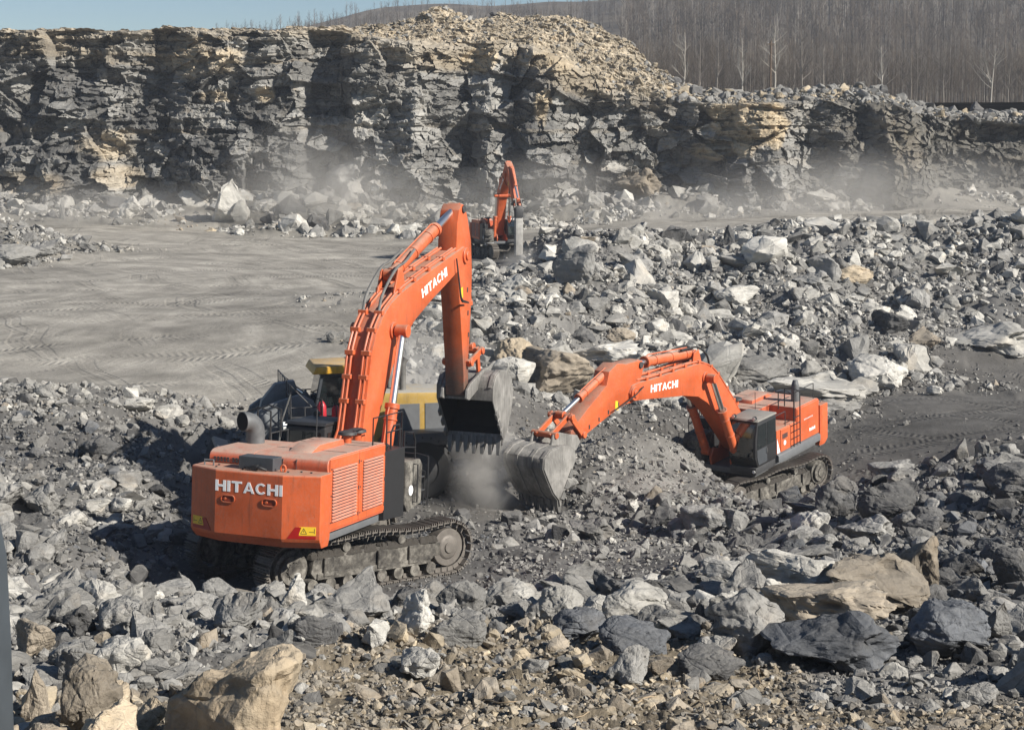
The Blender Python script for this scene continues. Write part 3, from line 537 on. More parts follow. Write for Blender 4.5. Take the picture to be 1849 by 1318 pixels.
def hero_mesh(name, seed, kind, cuts, mats_amp=.055):
    r = np.random.default_rng(seed)
    bm = hull(rock_pts(r, 13 if kind != 'round' else 30, kind))
    bmesh.ops.dissolve_limit(bm, angle_limit=R(13), verts=bm.verts, edges=bm.edges)
    bmesh.ops.bevel(bm, geom=list(bm.edges), offset=.05, segments=1, affect='EDGES', clamp_overlap=True)
    bmesh.ops.triangulate(bm, faces=bm.faces)
    for _ in range(cuts):
        L = sorted((e.calc_length() for e in bm.edges))[int(len(bm.edges)*.25)]
        bmesh.ops.subdivide_edges(bm, edges=[e for e in bm.edges if e.calc_length() > L*.8], cuts=1, use_grid_fill=True)
        bmesh.ops.triangulate(bm, faces=bm.faces)
    bm.normal_update()
    v = np.array([x.co[:] for x in bm.verts]); nrm = np.array([x.normal[:] for x in bm.verts])
    s0 = v + seed*3.1
    chip = np.clip(fbm3(s0*1.6, 3, seed)-.16, 0, 1)
    cr = np.abs(n3(s0*np.array([1.2, 1.2, 3.4]), seed+5)); cr = np.clip(.07-cr, 0, 1)
    d = .16*fbm3(s0*1.3, 2, seed+1) + mats_amp*1.7*fbm3(s0*3.6, 4, seed+2) - .5*chip - .5*cr + .03*fbm3(s0*11, 2, seed+3)
    v = unit(v + nrm*d[:, None])
    for x, c in zip(bm.verts, v): x.co = c
    me = bpy.data.meshes.new(name); bm.to_mesh(me); bm.free()
    me.polygons.foreach_set('use_smooth', [True]*len(me.polygons)); me.set_sharp_from_angle(angle=R(24))
    return me
KINDS = ('block', 'slab', 'wedge', 'round', 'shard')
HERO = {k: [hero_mesh('boulder', 100+17*i+7*j, k, 4) for j in range(4 if k in ('block', 'wedge') else 3)] for i, k in enumerate(KINDS)}
MID = {k: [hero_mesh('boulder', 300+17*i+7*j, k, 2) for j in range(5)] for i, k in enumerate(KINDS)}
RM = {'g': mat_rock('grey_rock', (.205, .2, .188)), 'p': mat_rock('pale_rock', (.37, .357, .325), vein=.12), 'd': mat_rock('dark_rock', (.085, .084, .083), dust=.3),
      'b': mat_rock('blue_grey_rock', (.092, .097, .105), dust=.18), 't': mat_rock('tan_rock', (.345, .285, .205), dustcol=(.36, .31, .24)), 'n': mat_rock('brown_rock', (.24, .205, .16), dustcol=(.31, .28, .23))}
TINT = {'g': (.205, .2, .188), 'p': (.36, .348, .318), 'd': (.085, .084, .083), 'b': (.092, .097, .105), 't': (.34, .285, .205), 'n': (.24, .205, .16)}
for k, L in list(HERO.items()) + list(MID.items()):
    for m in L: m.materials.append(RM['g'])
BOULDERS = []
def boulder(mesh, loc, dims, rot, mt, label, group):
    o = link(bpy.data.objects.new('boulder', mesh)); o.location = loc; o.scale = dims; o.rotation_euler = rot
    o.material_slots[0].link = 'OBJECT'; o.material_slots[0].material = RM[mt]
    tag(o, label, 'boulder', group); BOULDERS.append((loc[0], loc[1], max(dims)*.5)); return o
G_F, G_P, G_C, G_L = 'boulders on the near slope', 'boulders in the wide rock pile', 'boulders fallen below the quarry face', 'boulders on the ground left of the excavator'
# picture box (x0,y0,x1,y1), kind, variant, material, turn, tilt, group, label
BL = [
 (262, 1184, 536, 1440, 'block', 0, 't', 8, 0, G_F, 'large tan boulder with a chipped corner, biggest rock at the bottom of the photo'),
 (100, 1192, 212, 1325, 'round', 0, 'n', 0, 0, G_F, 'lumpy brown boulder just left of the biggest tan boulder'),
 (232, 1262, 292, 1325, 'wedge', 1, 't', 30, 0, G_F, 'small pointed tan stone between the lumpy brown boulder and the biggest tan one'),
 (36, 1200, 90, 1300, 'shard', 0, 'n', 0, 5, G_F, 'narrow brown stone standing at the bottom beside the vehicle mirror'),
 (20, 1120, 92, 1188, 'block', 1, 'n', 20, 0, G_F, 'brown blocky rock above the narrow brown stone near the vehicle mirror'),
 (70, 1052, 142, 1102, 'wedge', 2, 'g', 10, 0, G_F, 'grey slanted rock above the brown blocky rock at the left'),
 (92, 1092, 172, 1150, 'slab', 0, 'd', -10, 8, G_F, 'dark grey slab leaning to the right left of the grey cube-like block'),
 (168, 1082, 242, 1146, 'block', 2, 'g', 25, 5, G_F, 'grey cube-like block with a sharp lower corner, left of the upright shard'),
 (228, 1100, 262, 1152, 'block', 3, 'd', 0, 0, G_F, 'small dark block wedged between cube-like block and upright shard'),
 (254, 1078, 290, 1155, 'shard', 1, 'g', 10, 8, G_F, 'thin upright grey shard above and left of the biggest tan boulder'),
 (276, 1080, 342, 1110, 'slab', 1, 'g', 0, 0, G_F, 'flat grey slab right of the upright shard'),
 (376, 1068, 472, 1142, 'wedge', 0, 'g', -10, 0, G_F, 'pointed grey boulder above the biggest tan boulder'),
 (490, 1034, 550, 1108, 'shard', 2, 'p', 20, 0, G_F, 'pale pointed boulder leaning at the rear end of the track of the front excavator'),
 (555, 1046, 702, 1122, 'wedge', 3, 'g', 5, 6, G_F, 'broad grey boulder with a sloping top below the excavator track'),
 (700, 1062, 790, 1152, 'shard', 0, 'p', -15, 0, G_F, 'pale peaked rock right of the broad grey sloping boulder'),
 (780, 1112, 872, 1172, 'block', 0, 'g', 45, 10, G_F, 'blue grey tilted block with a pointed bottom right of the pale peaked rock'),
 (652, 1122, 702, 1172, 'wedge', 1, 'p', 0, 0, G_F, 'light grey stone below the pale peaked rock'),
 (718, 1174, 796, 1222, 'block', 2, 'p', 10, 0, G_F, 'pale flat topped stone on the edge of the tan soil'),
 (972, 1060, 1056, 1132, 'round', 1, 'p', 0, 0, G_F, 'pale rounded boulder left of the large split slab'),
 (1088, 1062, 1214, 1134, 'wedge', 2, 'p', 0, 10, G_F, 'large pale boulder with a dark left flank, right of the pale rounded one'),
 (1000, 1105, 1100, 1160, 'round', 2, 'b', 0, 0, G_F, 'grey blue lumpy rock under the pale rounded boulder'),
 (1078, 1130, 1222, 1192, 'round', 0, 'b', 20, 0, G_F, 'dark blue grey boulder under the large pale boulder with the dark flank'),
 (1195, 1118, 1268, 1166, 'slab', 2, 'g', -30, 14, G_F, 'grey slab tilted down to the right beside the dark blue grey boulder'),
 (1258, 1150, 1332, 1192, 'wedge', 0, 'g', 0, 0, G_F, 'grey stone in front of the crumpled upright boulder'),
 (1298, 1068, 1416, 1180, 'round', 1, 'g', 60, 0, G_F, 'upright crumpled grey boulder in the middle of the near rocks at the right'),
 (1392, 1112, 1642, 1218, 'slab', 0, 'b', 4, -4, G_F, 'long low blue grey boulder, widest rock at the lower right'),
 (1396, 1060, 1618, 1150, 'slab', 1, 'n', 0, 8, G_F, 'broad flat tan grey slab behind the long low blue grey boulder'),
 (1382, 996, 1518, 1092, 'block', 1, 'p', 40, 0, G_F, 'big angular boulder with a shaded left face and a sunlit right face'),
 (1300, 1010, 1390, 1090, 'wedge', 3, 'g', 0, 0, G_F, 'smooth grey rock left of the big angular boulder'),
 (1500, 1020, 1700, 1112, 'slab', 2, 'n', -12, 16, G_F, 'long brown slab sloping down right behind the broad flat tan slab'),
 (1656, 1092, 1806, 1192, 'round', 2, 'b', -30, 0, G_F, 'dark blue boulder near the lower right corner'),
 (1776, 1080, 1836, 1160, 'shard', 1, 'g', 0, 10, G_F, 'grey pointed slab behind the dark blue boulder in the lower right corner'),
 (1620, 955, 1720, 1085, 'slab', 0, 'n', -40, 30, G_F, 'narrow tan slab lying steeply on the slope at the right'),
 (1228, 1182, 1352, 1228, 'round', 0, 'd', 0, 0, G_F, 'dark low rock on the upper edge of the tan soil'),
 (1108, 1170, 1166, 1238, 'wedge', 1, 'g', 70, 0, G_F, 'grey upright stone standing on the tan soil'),
 (1160, 1190, 1222, 1225, 'block', 3, 'n', 0, 0, G_F, 'brownish small rock left of the dark low rock on the soil edge'),
 (940, 1195, 992, 1218, 'slab', 2, 'p', 0, 0, G_F, 'small white stone on the tan soil'),
 (1366, 1182, 1398, 1208, 'round', 1, 'g', 0, 0, G_F, 'small grey stone between the dark low rock and the long blue grey boulder'),
 (1436, 922, 1498, 980, 'block', 2, 'p', 20, 0, G_F, 'bright blocky boulder standing alone in front of the track of the smaller-looking excavator'),
 (1480, 862, 1560, 935, 'wedge', 2, 'd', -20, 0, G_F, 'dark boulder with a flat sloping top left of the two rocks on the crest'),
 (1556, 872, 1668, 940, 'wedge', 0, 'd', 30, 0, G_F, 'dark wedge boulder under the flat capstone on the crest'),
 (1578, 834, 1658, 866, 'slab', 1, 'g', 0, 0, G_F, 'flat capstone lying on top of the dark wedge boulder'),
 (1528, 930, 1622, 985, 'slab', 0, 'g', 10, 10, G_F, 'grey slanted slab under the two dark crest boulders'),
 (1640, 930, 1700, 975, 'block', 0, 'd', 20, 0, G_F, 'dark angular block right of the grey slanted slab'),
 (1796, 838, 1900, 908, 'round', 2, 'd', 0, 0, G_F, 'large dark boulder cut by the right edge of the photo'),
 (1770, 828, 1880, 872, 'slab', 2, 'g', 10, -10, G_F, 'grey slab behind the large dark boulder at the right edge'),
 (1806, 990, 1880, 1062, 'round', 0, 'd', 40, 0, G_F, 'rounded dark rock at the right edge below the grey slabs'),
 (1030, 932, 1112, 976, 'slab', 0, 'g', 0, 12, G_F, 'pale grey slab near the bucket resting on the ground'),
 (1166, 905, 1222, 955, 'wedge', 3, 'd', 0, 0, G_F, 'dark angular stone below the rock mound'),
 (1232, 908, 1308, 965, 'slab', 1, 'g', 0, 16, G_F, 'light slab tilted right below the rock mound'),
 (1310, 920, 1356, 962, 'block', 1, 'g', 0, 0, G_F, 'grey cubic stone right of the light tilted slab'),
 (1020, 1018, 1090, 1060, 'slab', 2, 'g', 0, 0, G_F, 'grey flat stone on the fine rubble slope above the pale rounded boulder'),
 (1170, 1040, 1262, 1082, 'slab', 0, 'g', 0, 6, G_F, 'grey wide stone behind the large pale boulder with the dark flank'),
 (1700, 1000, 1780, 1050, 'wedge', 1, 'd', 0, 0, G_F, 'dark stone on the slope right of the narrow tan slab'),
 (900, 1090, 960, 1130, 'block', 3, 'g', 30, 0, G_F, 'grey block left of the pale rounded boulder'),
 (1000, 438, 1078, 514, 'block', 0, 'g', 15, 0, G_P, 'tall grey block beside the breaker at the top of the pile'),
 (972, 440, 1012, 476, 'wedge', 1, 'p', 0, 0, G_P, 'pale stone touching the left side of the tall grey block'),
 (1304, 403, 1330, 446, 'shard', 0, 'd', 0, 0, G_P, 'dark stone standing upright on the skyline of the pile'),
 (1328, 416, 1366, 442, 'block', 2, 'p', 0, 0, G_P, 'pale block right of the dark upright stone'),
 (1288, 515, 1378, 560, 'block', 3, 'p', 8, 0, G_P, 'large pale flat topped block in the middle of the pile'),
 (936, 628, 1075, 716, 'block', 1, 'n', 10, 6, G_P, 'huge mottled brown boulder right of the raised bucket'),
 (892, 608, 968, 676, 'round', 1, 't', 0, 0, G_P, 'tan boulder behind the huge mottled brown one'),
 (1012, 622, 1160, 668, 'slab', 1, 'p', 0, -8, G_P, 'long pale slab behind the huge mottled brown boulder'),
 (1308, 648, 1432, 694, 'round', 2, 'g', 0, 0, G_P, 'rounded grey boulder behind the boom of the right excavator'),
 (1392, 680, 1580, 742, 'slab', 2, 'p', -6, 0, G_P, 'long pale slab above the cab of the right excavator'),
 (1470, 712, 1560, 748, 'wedge', 2, 'g', 0, 0, G_P, 'grey rock under the right end of the long pale slab'),
 (1540, 640, 1648, 706, 'round', 0, 'p', 0, 0, G_P, 'big rounded grey boulder at the lower right end of the pile'),
 (1708, 582, 1900, 640, 'slab', 0, 'p', -8, -6, G_P, 'giant pale slab at the right edge of the pile'),
 (1630, 590, 1700, 632, 'wedge', 3, 'n', 0, 0, G_P, 'brownish rock left of the giant pale slab'),
 (1586, 560, 1646, 608, 'block', 1, 'd', 0, 0, G_P, 'dark angular block left of the giant slab'),
 (1640, 520, 1684, 560, 'block', 2, 'g', 0, 0, G_P, 'grey square block above the giant pale slab'),
 (1520, 600, 1575, 648, 'slab', 1, 'g', -30, 20, G_P, 'slab leaning right above the big rounded boulder'),
 (1190, 406, 1242, 436, 'wedge', 0, 'd', 0, 0, G_P, 'dark pointed rock on the skyline left of the upright stone'),
 (1236, 453, 1276, 492, 'block', 0, 'p', 20, 0, G_P, 'bright block below the dark upright stone on the skyline'),
 (1118, 454, 1182, 500, 'slab', 2, 'g', -20, 18, G_P, 'grey slanted slab right of the tall grey block'),
 (896, 494, 960, 532, 'wedge', 1, 'p', 0, 0, G_P, 'pale boulder at the left end of the pile under the breaker'),
 (1046, 536, 1102, 574, 'block', 3, 'g', 0, 0, G_P, 'light grey block below the tall grey block'),
 (1434, 486, 1510, 524, 'slab', 0, 'g', 0, 8, G_P, 'grey block with a shaded left side in the right half of the pile'),
 (1516, 478, 1580, 514, 'wedge', 2, 't', 0, 0, G_P, 'yellowish rock right of the grey block in the right half of the pile'),
 (1660, 398, 1700, 432, 'block', 1, 'g', 10, 0, G_P, 'grey block on the skyline near the right edge'),
 (1092, 592, 1150, 626, 'round', 1, 'n', 0, 0, G_P, 'brownish rock above the arm of the right excavator'),
 (1025, 590, 1078, 626, 'round', 2, 'd', 0, 0, G_P, 'dark rock behind the tan boulder right of the raised bucket'),
 (1676, 696, 1706, 714, 'round', 0, 'p', 0, 0, 'lone stones on the dark ground', 'small pale stone alone on the dark tracked ground at the right'),
 (376, 318, 446, 404, 'shard', 1, 'p', 0, 0, G_C, 'tallest pale pointed boulder at the foot of the quarry face'),
 (588, 285, 672, 346, 'block', 2, 'g', 30, 0, G_C, 'big dark mottled block leaning at the recess of the face'),
 (412, 358, 446, 402, 'shard', 2, 'p', 20, 0, G_C, 'narrow pale stone right under the tallest pale boulder'),
 (488, 344, 540, 372, 'block', 1, 'p', 0, 0, G_C, 'pale block between the tallest pale boulder and the big mottled block'),
 (200, 350, 256, 398, 'wedge', 1, 'p', 0, 0, G_C, 'pale pointed rock left of the tallest boulder at the foot of the face'),
 (104, 356, 118, 398, 'shard', 0, 'g', 0, 0, G_C, 'thin standing stone at the left foot of the face'),
 (1114, 300, 1196, 352, 'slab', 0, 'n', 0, 0, G_C, 'flat topped brown ledge block under the dark recess'),
 (1400, 330, 1462, 362, 'slab', 1, 'g', -20, 12, G_C, 'slanted grey slab at the foot of the face below the tan outcrop'),
 (1456, 342, 1512, 368, 'slab', 2, 'p', 0, 0, G_C, 'pale slab at the right end of the fallen rocks'),
 (1310, 330, 1345, 360, 'wedge', 3, 'p', 0, 0, G_C, 'bright blocky rock below the tan outcrop'),
 (1755, 182, 1780, 204, 'wedge', 2, 'd', 0, 0, G_C, 'dark pointed rock on the rim against the woods'),
 (1568, 150, 1600, 172, 'block', 0, 'g', 0, 0, G_C, 'grey block on the rim above the dark earth face'),
 (-40, 440, 56, 482, 'round', 1, 'g', 0, 0, G_L, 'grey rounded boulder at the front of the small pile by the left edge'),
 (40, 430, 102, 468, 'wedge', 0, 'g', 0, 0, G_L, 'grey wedge boulder right of the rounded one in the small left pile'),
 (136, 786, 202, 830, 'block', 2, 'd', -20, 8, G_L, 'dark grey slab resting on the bare slope left of the exhaust pipe'),
 (202, 872, 244, 896, 'wedge', 1, 'p', 0, 0, G_L, 'bright pale stone left of the counterweight'),
 (262, 874, 306, 898, 'block', 3, 'd', 0, 0, G_L, 'dark block right of the bright pale stone'),
 (20, 958, 66, 1000, 'block', 1, 'g', 10, 0, G_L, 'grey boulder standing beside the vehicle mirror at the left edge'),
 (80, 956, 116, 996, 'block', 0, 'g', 0, 0, G_L, 'grey boulder second from the left edge below the pale slabs'),
 (222, 718, 272, 746, 'wedge', 3, 'p', 0, 0, G_L, 'white grey peaked stone on the crest at the edge of the floor'),
 (272, 732, 326, 760, 'block', 2, 'p', 0, 0, G_L, 'pale block right of the peaked stone on the crest'),
 (-20, 864, 40, 930, 'slab', 1, 'g', -50, 24, G_L, 'pale leaning slab at the left edge'),
 (30, 868, 100, 932, 'slab', 0, 'g', 20, 16, G_L, 'wide pale slab right of the leaning slab at the left edge'),
 (188, 900, 236, 926, 'slab', 2, 'p', 0, 0, G_L, 'pale flat rock in the row left of the counterweight'),
 (140, 902, 196, 930, 'block', 3, 'p', 0, 0, G_L, 'pale rock at the left end of the row beside the counterweight'),
 (82, 692, 102, 706, 'block', 2, 'p', 0, 0, G_L, 'pale stone on top of the rubble ridge at the left'),
]
def place_boulders():
    for i, (x0, y0, x1, y1, kd, vr, mt, turn, tilt, grp, lab) in enumerate(BL):
        cx = (x0+x1)/2
        if grp == G_C and y1 < 210: P = at(cx, y1, 181.); d = 181.
        elif grp == G_C and y0 < 310: P = at(cx, y1, 170.5); d = 170.5
        else: P, d = ground_hit(cx, y1)
        w, h = (x1-x0)*d/FPX, (y1-y0)*d/FPX*1.12; dep = (w*.8+h*.35) if kd != 'shard' else w*.8
        big = (x1-x0) > 55
        L = (HERO if big else MID)[kd]
        loc = (P[0], P[1]+dep*.40, P[2]+h*.34)
        ca = abs(math.cos(R(turn))); sa = abs(math.sin(R(turn)))
        k = 1/(ca+.35*sa)
        boulder(L[vr % len(L)], loc, (w*1.04*k, dep, h), (R(4 if i % 2 else -5), R(tilt*.5), R(turn)), mt, lab, grp)
place_boulders()
# small stones are scattered over the ground by the stone cover at each spot
def low_rock(seed, kind):
    r = np.random.default_rng(seed); bm = hull(rock_pts(r, 12, kind)); bmesh.ops.triangulate(bm, faces=bm.faces)
    v = unit(np.array([x.co[:] for x in bm.verts])); bm.verts.index_update(); f = np.array([[q.index for q in g.verts] for g in bm.faces]); bm.free()
    return v, f
LOW = [low_rock(500+i, KINDS[i % 4]) for i in range(36)]
def mid_rock(seed, kind):
    me = hero_mesh('stone', seed, kind, 1); v = np.array([x.co[:] for x in me.vertices]); f = np.array([p.vertices[:] for p in me.polygons]); bpy.data.meshes.remove(me); return v, f
LOW_N = len(LOW); LOW += [mid_rock(700+i, KINDS[i % 5]) for i in range(40)]
def scatter():
    P = []
    def cells(y0, y1, dy, du):
        ys = np.arange(y0, y1, dy)
        for y in ys:
            us = np.arange(-.42, .42, du); yy = y + dy*rng.random(len(us)); xx = (us + du*rng.random(len(us)))*yy
            P.append(np.stack([xx, yy, np.full(len(us), dy*du*y)], 1))
    y = 14.
    while y < 171.5:
        dy = y*.006; cells(y, y+dy*.99, dy, .006); y += dy
    Q = np.concatenate(P); a = attrs_at(Q[:, 0], Q[:, 1])
    cover, size, rough = a[:, 1], a[:, 2], a[:, 0]
    clus = np.clip(1+2.2*fbm2(Q[:, 0]/Q[:, 1]*60, np.log(Q[:, 1])*50, 3, 70), .15, 2)
    cov = np.clip((cover-.18)/.8, 0, 1.05)
    lam = 1.75*cov**1.4*clus*Q[:, 2]/(size**2)
    n = rng.poisson(np.minimum(lam, 6))
    idx = np.repeat(np.arange(len(Q)), n)
    X = Q[idx, 0]; Y = Q[idx, 1]; A = Q[idx, 2]
    X = X + rng.normal(size=len(X))*np.sqrt(A)*.5; Y = Y + rng.normal(size=len(X))*np.sqrt(A)*.5
    sz = size[idx]*np.clip(rng.pareto(2.3, len(X))*.55+.42, .4, 3.2)
    big = (Y > 72) & (Y < 148) & (X/Y > -.05) & (rng.random(len(X)) < .035); sz = np.where(big, sz*rng.uniform(1.6, 2.6, len(X)), sz)
    ok = np.ones(len(X), bool)
    for bx, by, br in BOULDERS:
        ok &= ((X-bx)**2+(Y-by)**2) > (br*.85+sz*.25)**2
    for T, A_, s_ in ((NEAR_T, NEAR_A, 1), (FAR_T, FAR_A, 1), (BRK_T, BRK_A, .8), (LOAD_T, LOAD_A, 1)):
        M = pose(T, A_, s_).inverted(); m = np.array(M)
        lx = m[0, 0]*X+m[0, 1]*Y+m[0, 2]*T[2]+m[0, 3]; ly = m[1, 0]*X+m[1, 1]*Y+m[1, 2]*T[2]+m[1, 3]
        ok &= ~((lx*lx+ly*ly < 4.3**2) & (sz > .16))
    X, Y, sz, col6 = X[ok], Y[ok], sz[ok], a[idx][ok]
    Z = height(X, Y)
    vis = (np.abs(X/Y) < .40)
    return X[vis], Y[vis], Z[vis], sz[vis], col6[vis]
SX, SY, SZ, SS, SA = scatter()
def stone_tints(n, X, Y, base):
    """base colour of the ground decides whether a stone is tan, grey or dark"""
    u = rng.random(n); soil = np.clip((base[:, 0]-base[:, 2])/.1, 0, 1); lum = base.mean(1)
    key = np.array(['p']*n, object)
    g = rng.random(n)
    key[u < .95] = 'g'; key[u < .27] = 'p'; key[u < .16] = 'n'; key[u < .13] = 'd'
    pile = (Y > 70) & (Y < 148) & (X/Y > -.05); key[pile & (g < .5)] = 'p'; key[(Y > 148) & (g < .6)] = 'p'; pile = pile | (Y > 148)
    dk = (~pile) & (lum < .125); key[dk & (g < .55)] = 'd'; key[dk & (g < .18)] = 'b'; key[dk & (g > .55)] = 'g'
    tn = soil > .45; key[tn & (g < .7)] = 't'; key[tn & (g < .35)] = 'n'
    return key
KEY = stone_tints(len(SX), SX, SY, SA[:, 3:6])
def merge(X, Y, Z, sz, col, seed, name, mat, sink=.13):
    r = np.random.default_rng(seed); n = len(X)
    which = r.integers(0, LOW_N, n); near = sz/Y > .0042; which = np.where(near, r.integers(LOW_N, len(LOW), n), which)
    print(name, 'detailed stones', near.sum())
    ang = r.uniform(0, 2*np.pi, n); ax = r.normal(size=(n, 3))*np.array([.38, .38, 0])
    dim = np.stack([r.uniform(.8, 1.35, n), r.uniform(.65, 1.05, n), r.uniform(.45, .95, n)], 1)*sz[:, None]
    V = []; F = []; C = []; off = 0
    for w in range(len(LOW)):
        k = np.nonzero(which == w)[0]
        if not len(k): continue
        v, f = LOW[w]
        p = v[None]*dim[k][:, None]
        tx, ty = ax[k, 0][:, None], ax[k, 1][:, None]
        y1 = p[..., 1]*np.cos(tx)-p[..., 2]*np.sin(tx); z1 = p[..., 1]*np.sin(tx)+p[..., 2]*np.cos(tx)
        x1 = p[..., 0]*np.cos(ty)+z1*np.sin(ty); z1 = -p[..., 0]*np.sin(ty)+z1*np.cos(ty)
        ca, sa = np.cos(ang[k])[:, None], np.sin(ang[k])[:, None]
        q = np.stack([x1*ca-y1*sa + X[k][:, None], x1*sa+y1*ca + Y[k][:, None], z1 + (Z[k]+dim[k, 2]*sink)[:, None]], -1)
        V.append(q.reshape(-1, 3)); F.append((f[None] + (np.arange(len(k))*len(v))[:, None, None] + off).reshape(-1, 3))
        C.append(np.repeat(col[k], len(v), 0)); off += len(k)*len(v)
    return np_mesh(name, np.concatenate(V), np.concatenate(F), mat, {'col': np.concatenate(C)}, False)
def loose_mat(name, sc):
    t = NT(name); p = t.pos(); col = t.n('ShaderNodeVertexColor', layer_name='col').outputs[0]
    c, nrm = rock_nodes(t, col, p, sc, .5, .9, .12)
    d = t.math('MULTIPLY', t.mapr(t.upness(), .5, .95), .3)
    c = t.mix(d, c, (.28, .265, .235))
    return t.fin(c, .93, 0., nrm, .2)
LOOSE = loose_mat('loose_stone', 1.6)
ZN = ((lambda x, y: y < 39, G_F, 'the near slope'), (lambda x, y: (y < 66) & (x/y > -.03), 'rocks on the middle slope', 'the slope before the far tracks'), (lambda x, y: (y < 70), G_L, 'the broken ground left of the front excavator'),
      (lambda x, y: (y > 150) | (x/y < -.2), G_C, 'the fallen rocks under the quarry face'), (lambda x, y: y > 0, G_P, 'the wide rock pile right of the breaker'))
TN = {'g': 'grey', 'p': 'pale grey', 'd': 'dark', 'b': 'blue grey', 't': 'tan', 'n': 'brown'}
KN = {'block': 'blocky', 'slab': 'flat', 'wedge': 'wedge shaped', 'round': 'rounded', 'shard': 'pointed'}
def singles():
    app = SS/SY
    app = np.where(np.abs(SX/SY) < .335, app, 0)*np.where(SY < 30, .8, 1)
    order = np.argsort(-app)[:300-len(BL)]
    r = random.Random(5)
    for i in order:
        kd = r.choice(KINDS[:4] if r.random() < .85 else KINDS); s = SS[i]
        far = SY[i] > 60
        L = (MID if (far or app[i] < .018) else HERO)[kd]
        dm = {'block': (1.1, .9, .85), 'slab': (1.35, .95, .45), 'wedge': (1.15, .85, .8), 'round': (1.05, .95, .75), 'shard': (.7, .6, 1.1)}[kd]
        zf, grp, where = next(z for z in ZN if z[0](SX[i], SY[i]))
        dims = tuple(s*q*r.uniform(.9, 1.1) for q in dm)
        size = 'small' if app[i] < np.quantile(app[order], .5) else 'mid sized'
        boulder(L[r.randrange(len(L))], (SX[i], SY[i], SZ[i]+dims[2]*.18), dims, (R(r.uniform(-16, 16)), R(r.uniform(-16, 16)), r.uniform(0, 6.28)), KEY[i],
                f'{size} {TN[KEY[i]]} {KN[kd]} boulder among {where}', grp)
    return order
def fines():
    d = []; y = 14.
    while y < 135:
        dy = y*.02; d.append((y, dy)); y += dy
    X = []; Y = []; Sz = []
    for y, dy in d:
        us = np.arange(-.37, .37, .012); sz0 = .045 + .0015*y; area = dy*.012*y
        a = attrs_at(us*y, np.full(len(us), y)); k = np.clip(a[:, 0]*1.6-.16, 0, 1)*np.clip(1+1.5*fbm2(us*40, np.full(len(us), np.log(y)*30), 3, 75), .1, 2)
        n = rng.poisson(np.minimum(.42*k*area/sz0**2, 400)); i = np.repeat(np.arange(len(us)), n)
        yy = y + dy*rng.random(len(i)); X.append((us[i]+.012*rng.random(len(i)))*yy); Y.append(yy); Sz.append(sz0*np.clip(rng.pareto(2.6, len(i))*.5+.5, .5, 2.4))
    X, Y, Sz = np.concatenate(X), np.concatenate(Y), np.concatenate(Sz)
    a = attrs_at(X, Y)[:, 3:6]; c = a*rng.uniform(.8, 1.9, (len(X), 1)); c = c*.7+.3*np.array(TINT['g'])
    o = merge(X, Y, height(X, Y), Sz, np.clip(c, .02, .5), 8, 'gravel', LOOSE, .2)
    tag(o, 'fine gravel and chips between the bigger stones', 'gravel', None, 'stuff'); print('gravel', len(X))
fines()
_top = singles()
_m = np.ones(len(SX), bool); _m[_top] = False
def rubble():
    X, Y, Z, sz, key = SX[_m], SY[_m], SZ[_m], SS[_m], KEY[_m]
    col = np.array([TINT[k] for k in key])*rng.uniform(.65, 1.3, (len(X), 1))
    # stones on the tan mound and along the rim of the face
    w = np.where((CLM > .1) & (CLM < 1.3) & (CLP > 640), 1., 0.) + np.where((CLM > .6) & (CLM < 1.2) & (CLP > 1200), .8, 0)
    k = rng.choice(len(w), 9000, p=w/w.sum(), replace=False)
    s2 = .22*np.clip(rng.pareto(2.2, len(k))*.6+.5, .5, 4)*np.where(CLP[k] > 1200, 1.7, 1)
    t2 = np.interp(CLP[k], [640, 1150, 1300, 1849], [.5, .6, .25, .12])
    u = rng.random(len(k))[:, None]
    c2 = np.where(u < t2[:, None], np.array(TINT['t']), np.where(u > .93, np.array(TINT['d']), np.array(TINT['g'])))*rng.uniform(.65, 1.25, (len(k), 1))
    X = np.concatenate([X, CLX[k]]); Y = np.concatenate([Y, CLY[k]]); Z = np.concatenate([Z, CLZ[k]]); sz = np.concatenate([sz, s2]); col = np.concatenate([col, c2])
    o = merge(X, Y, Z, sz, col, 3, 'rubble', LOOSE)
    tag(o, 'loose broken stone lying all over the quarry ground and rim', 'rubble', None, 'stuff')
    print('rubble stones', len(X), 'boulders', len(BOULDERS))
rubble()
# ------------------------------------------------------------------ block lettering
def letter_polys(ch):
    """strokes of one capital as convex polygons in a box 1 high; returns polygons and width"""
    t = .235
    def rect(x0, x1, y0, y1): return [(x0, y0), (x1, y0), (x1, y1), (x0, y1)]
    if ch == 'H': return [rect(0, t, 0, 1), rect(.62, .62+t, 0, 1), rect(t, .62, .40, .60)], .855
    if ch == 'I': return [rect(0, t, 0, 1)], t
    if ch == 'T': return [rect(0, .84, .81, 1), rect(.30, .54, 0, .81)], .84
    if ch == 'A': return [[(0, 0), (.215, 0), (.53, 1), (.36, 1)], [(.675, 0), (.89, 0), (.53, 1), (.36, 1)][0:2] + [(.53, 1), (.44, .80)], rect(.24, .65, .2, .36)], .89
    if ch == 'C':
        P = []; n = 12
        for i in range(n):
            a0 = R(42 + 276*i/n); a1 = R(42 + 276*(i+1)/n)
            f = lambda a, rx, ry: (.43+rx*math.cos(a), .5+ry*math.sin(a))
            P.append([f(a0, .25, .33), f(a0, .45, .51), f(a1, .45, .51), f(a1, .25, .33)])
        return P, .82
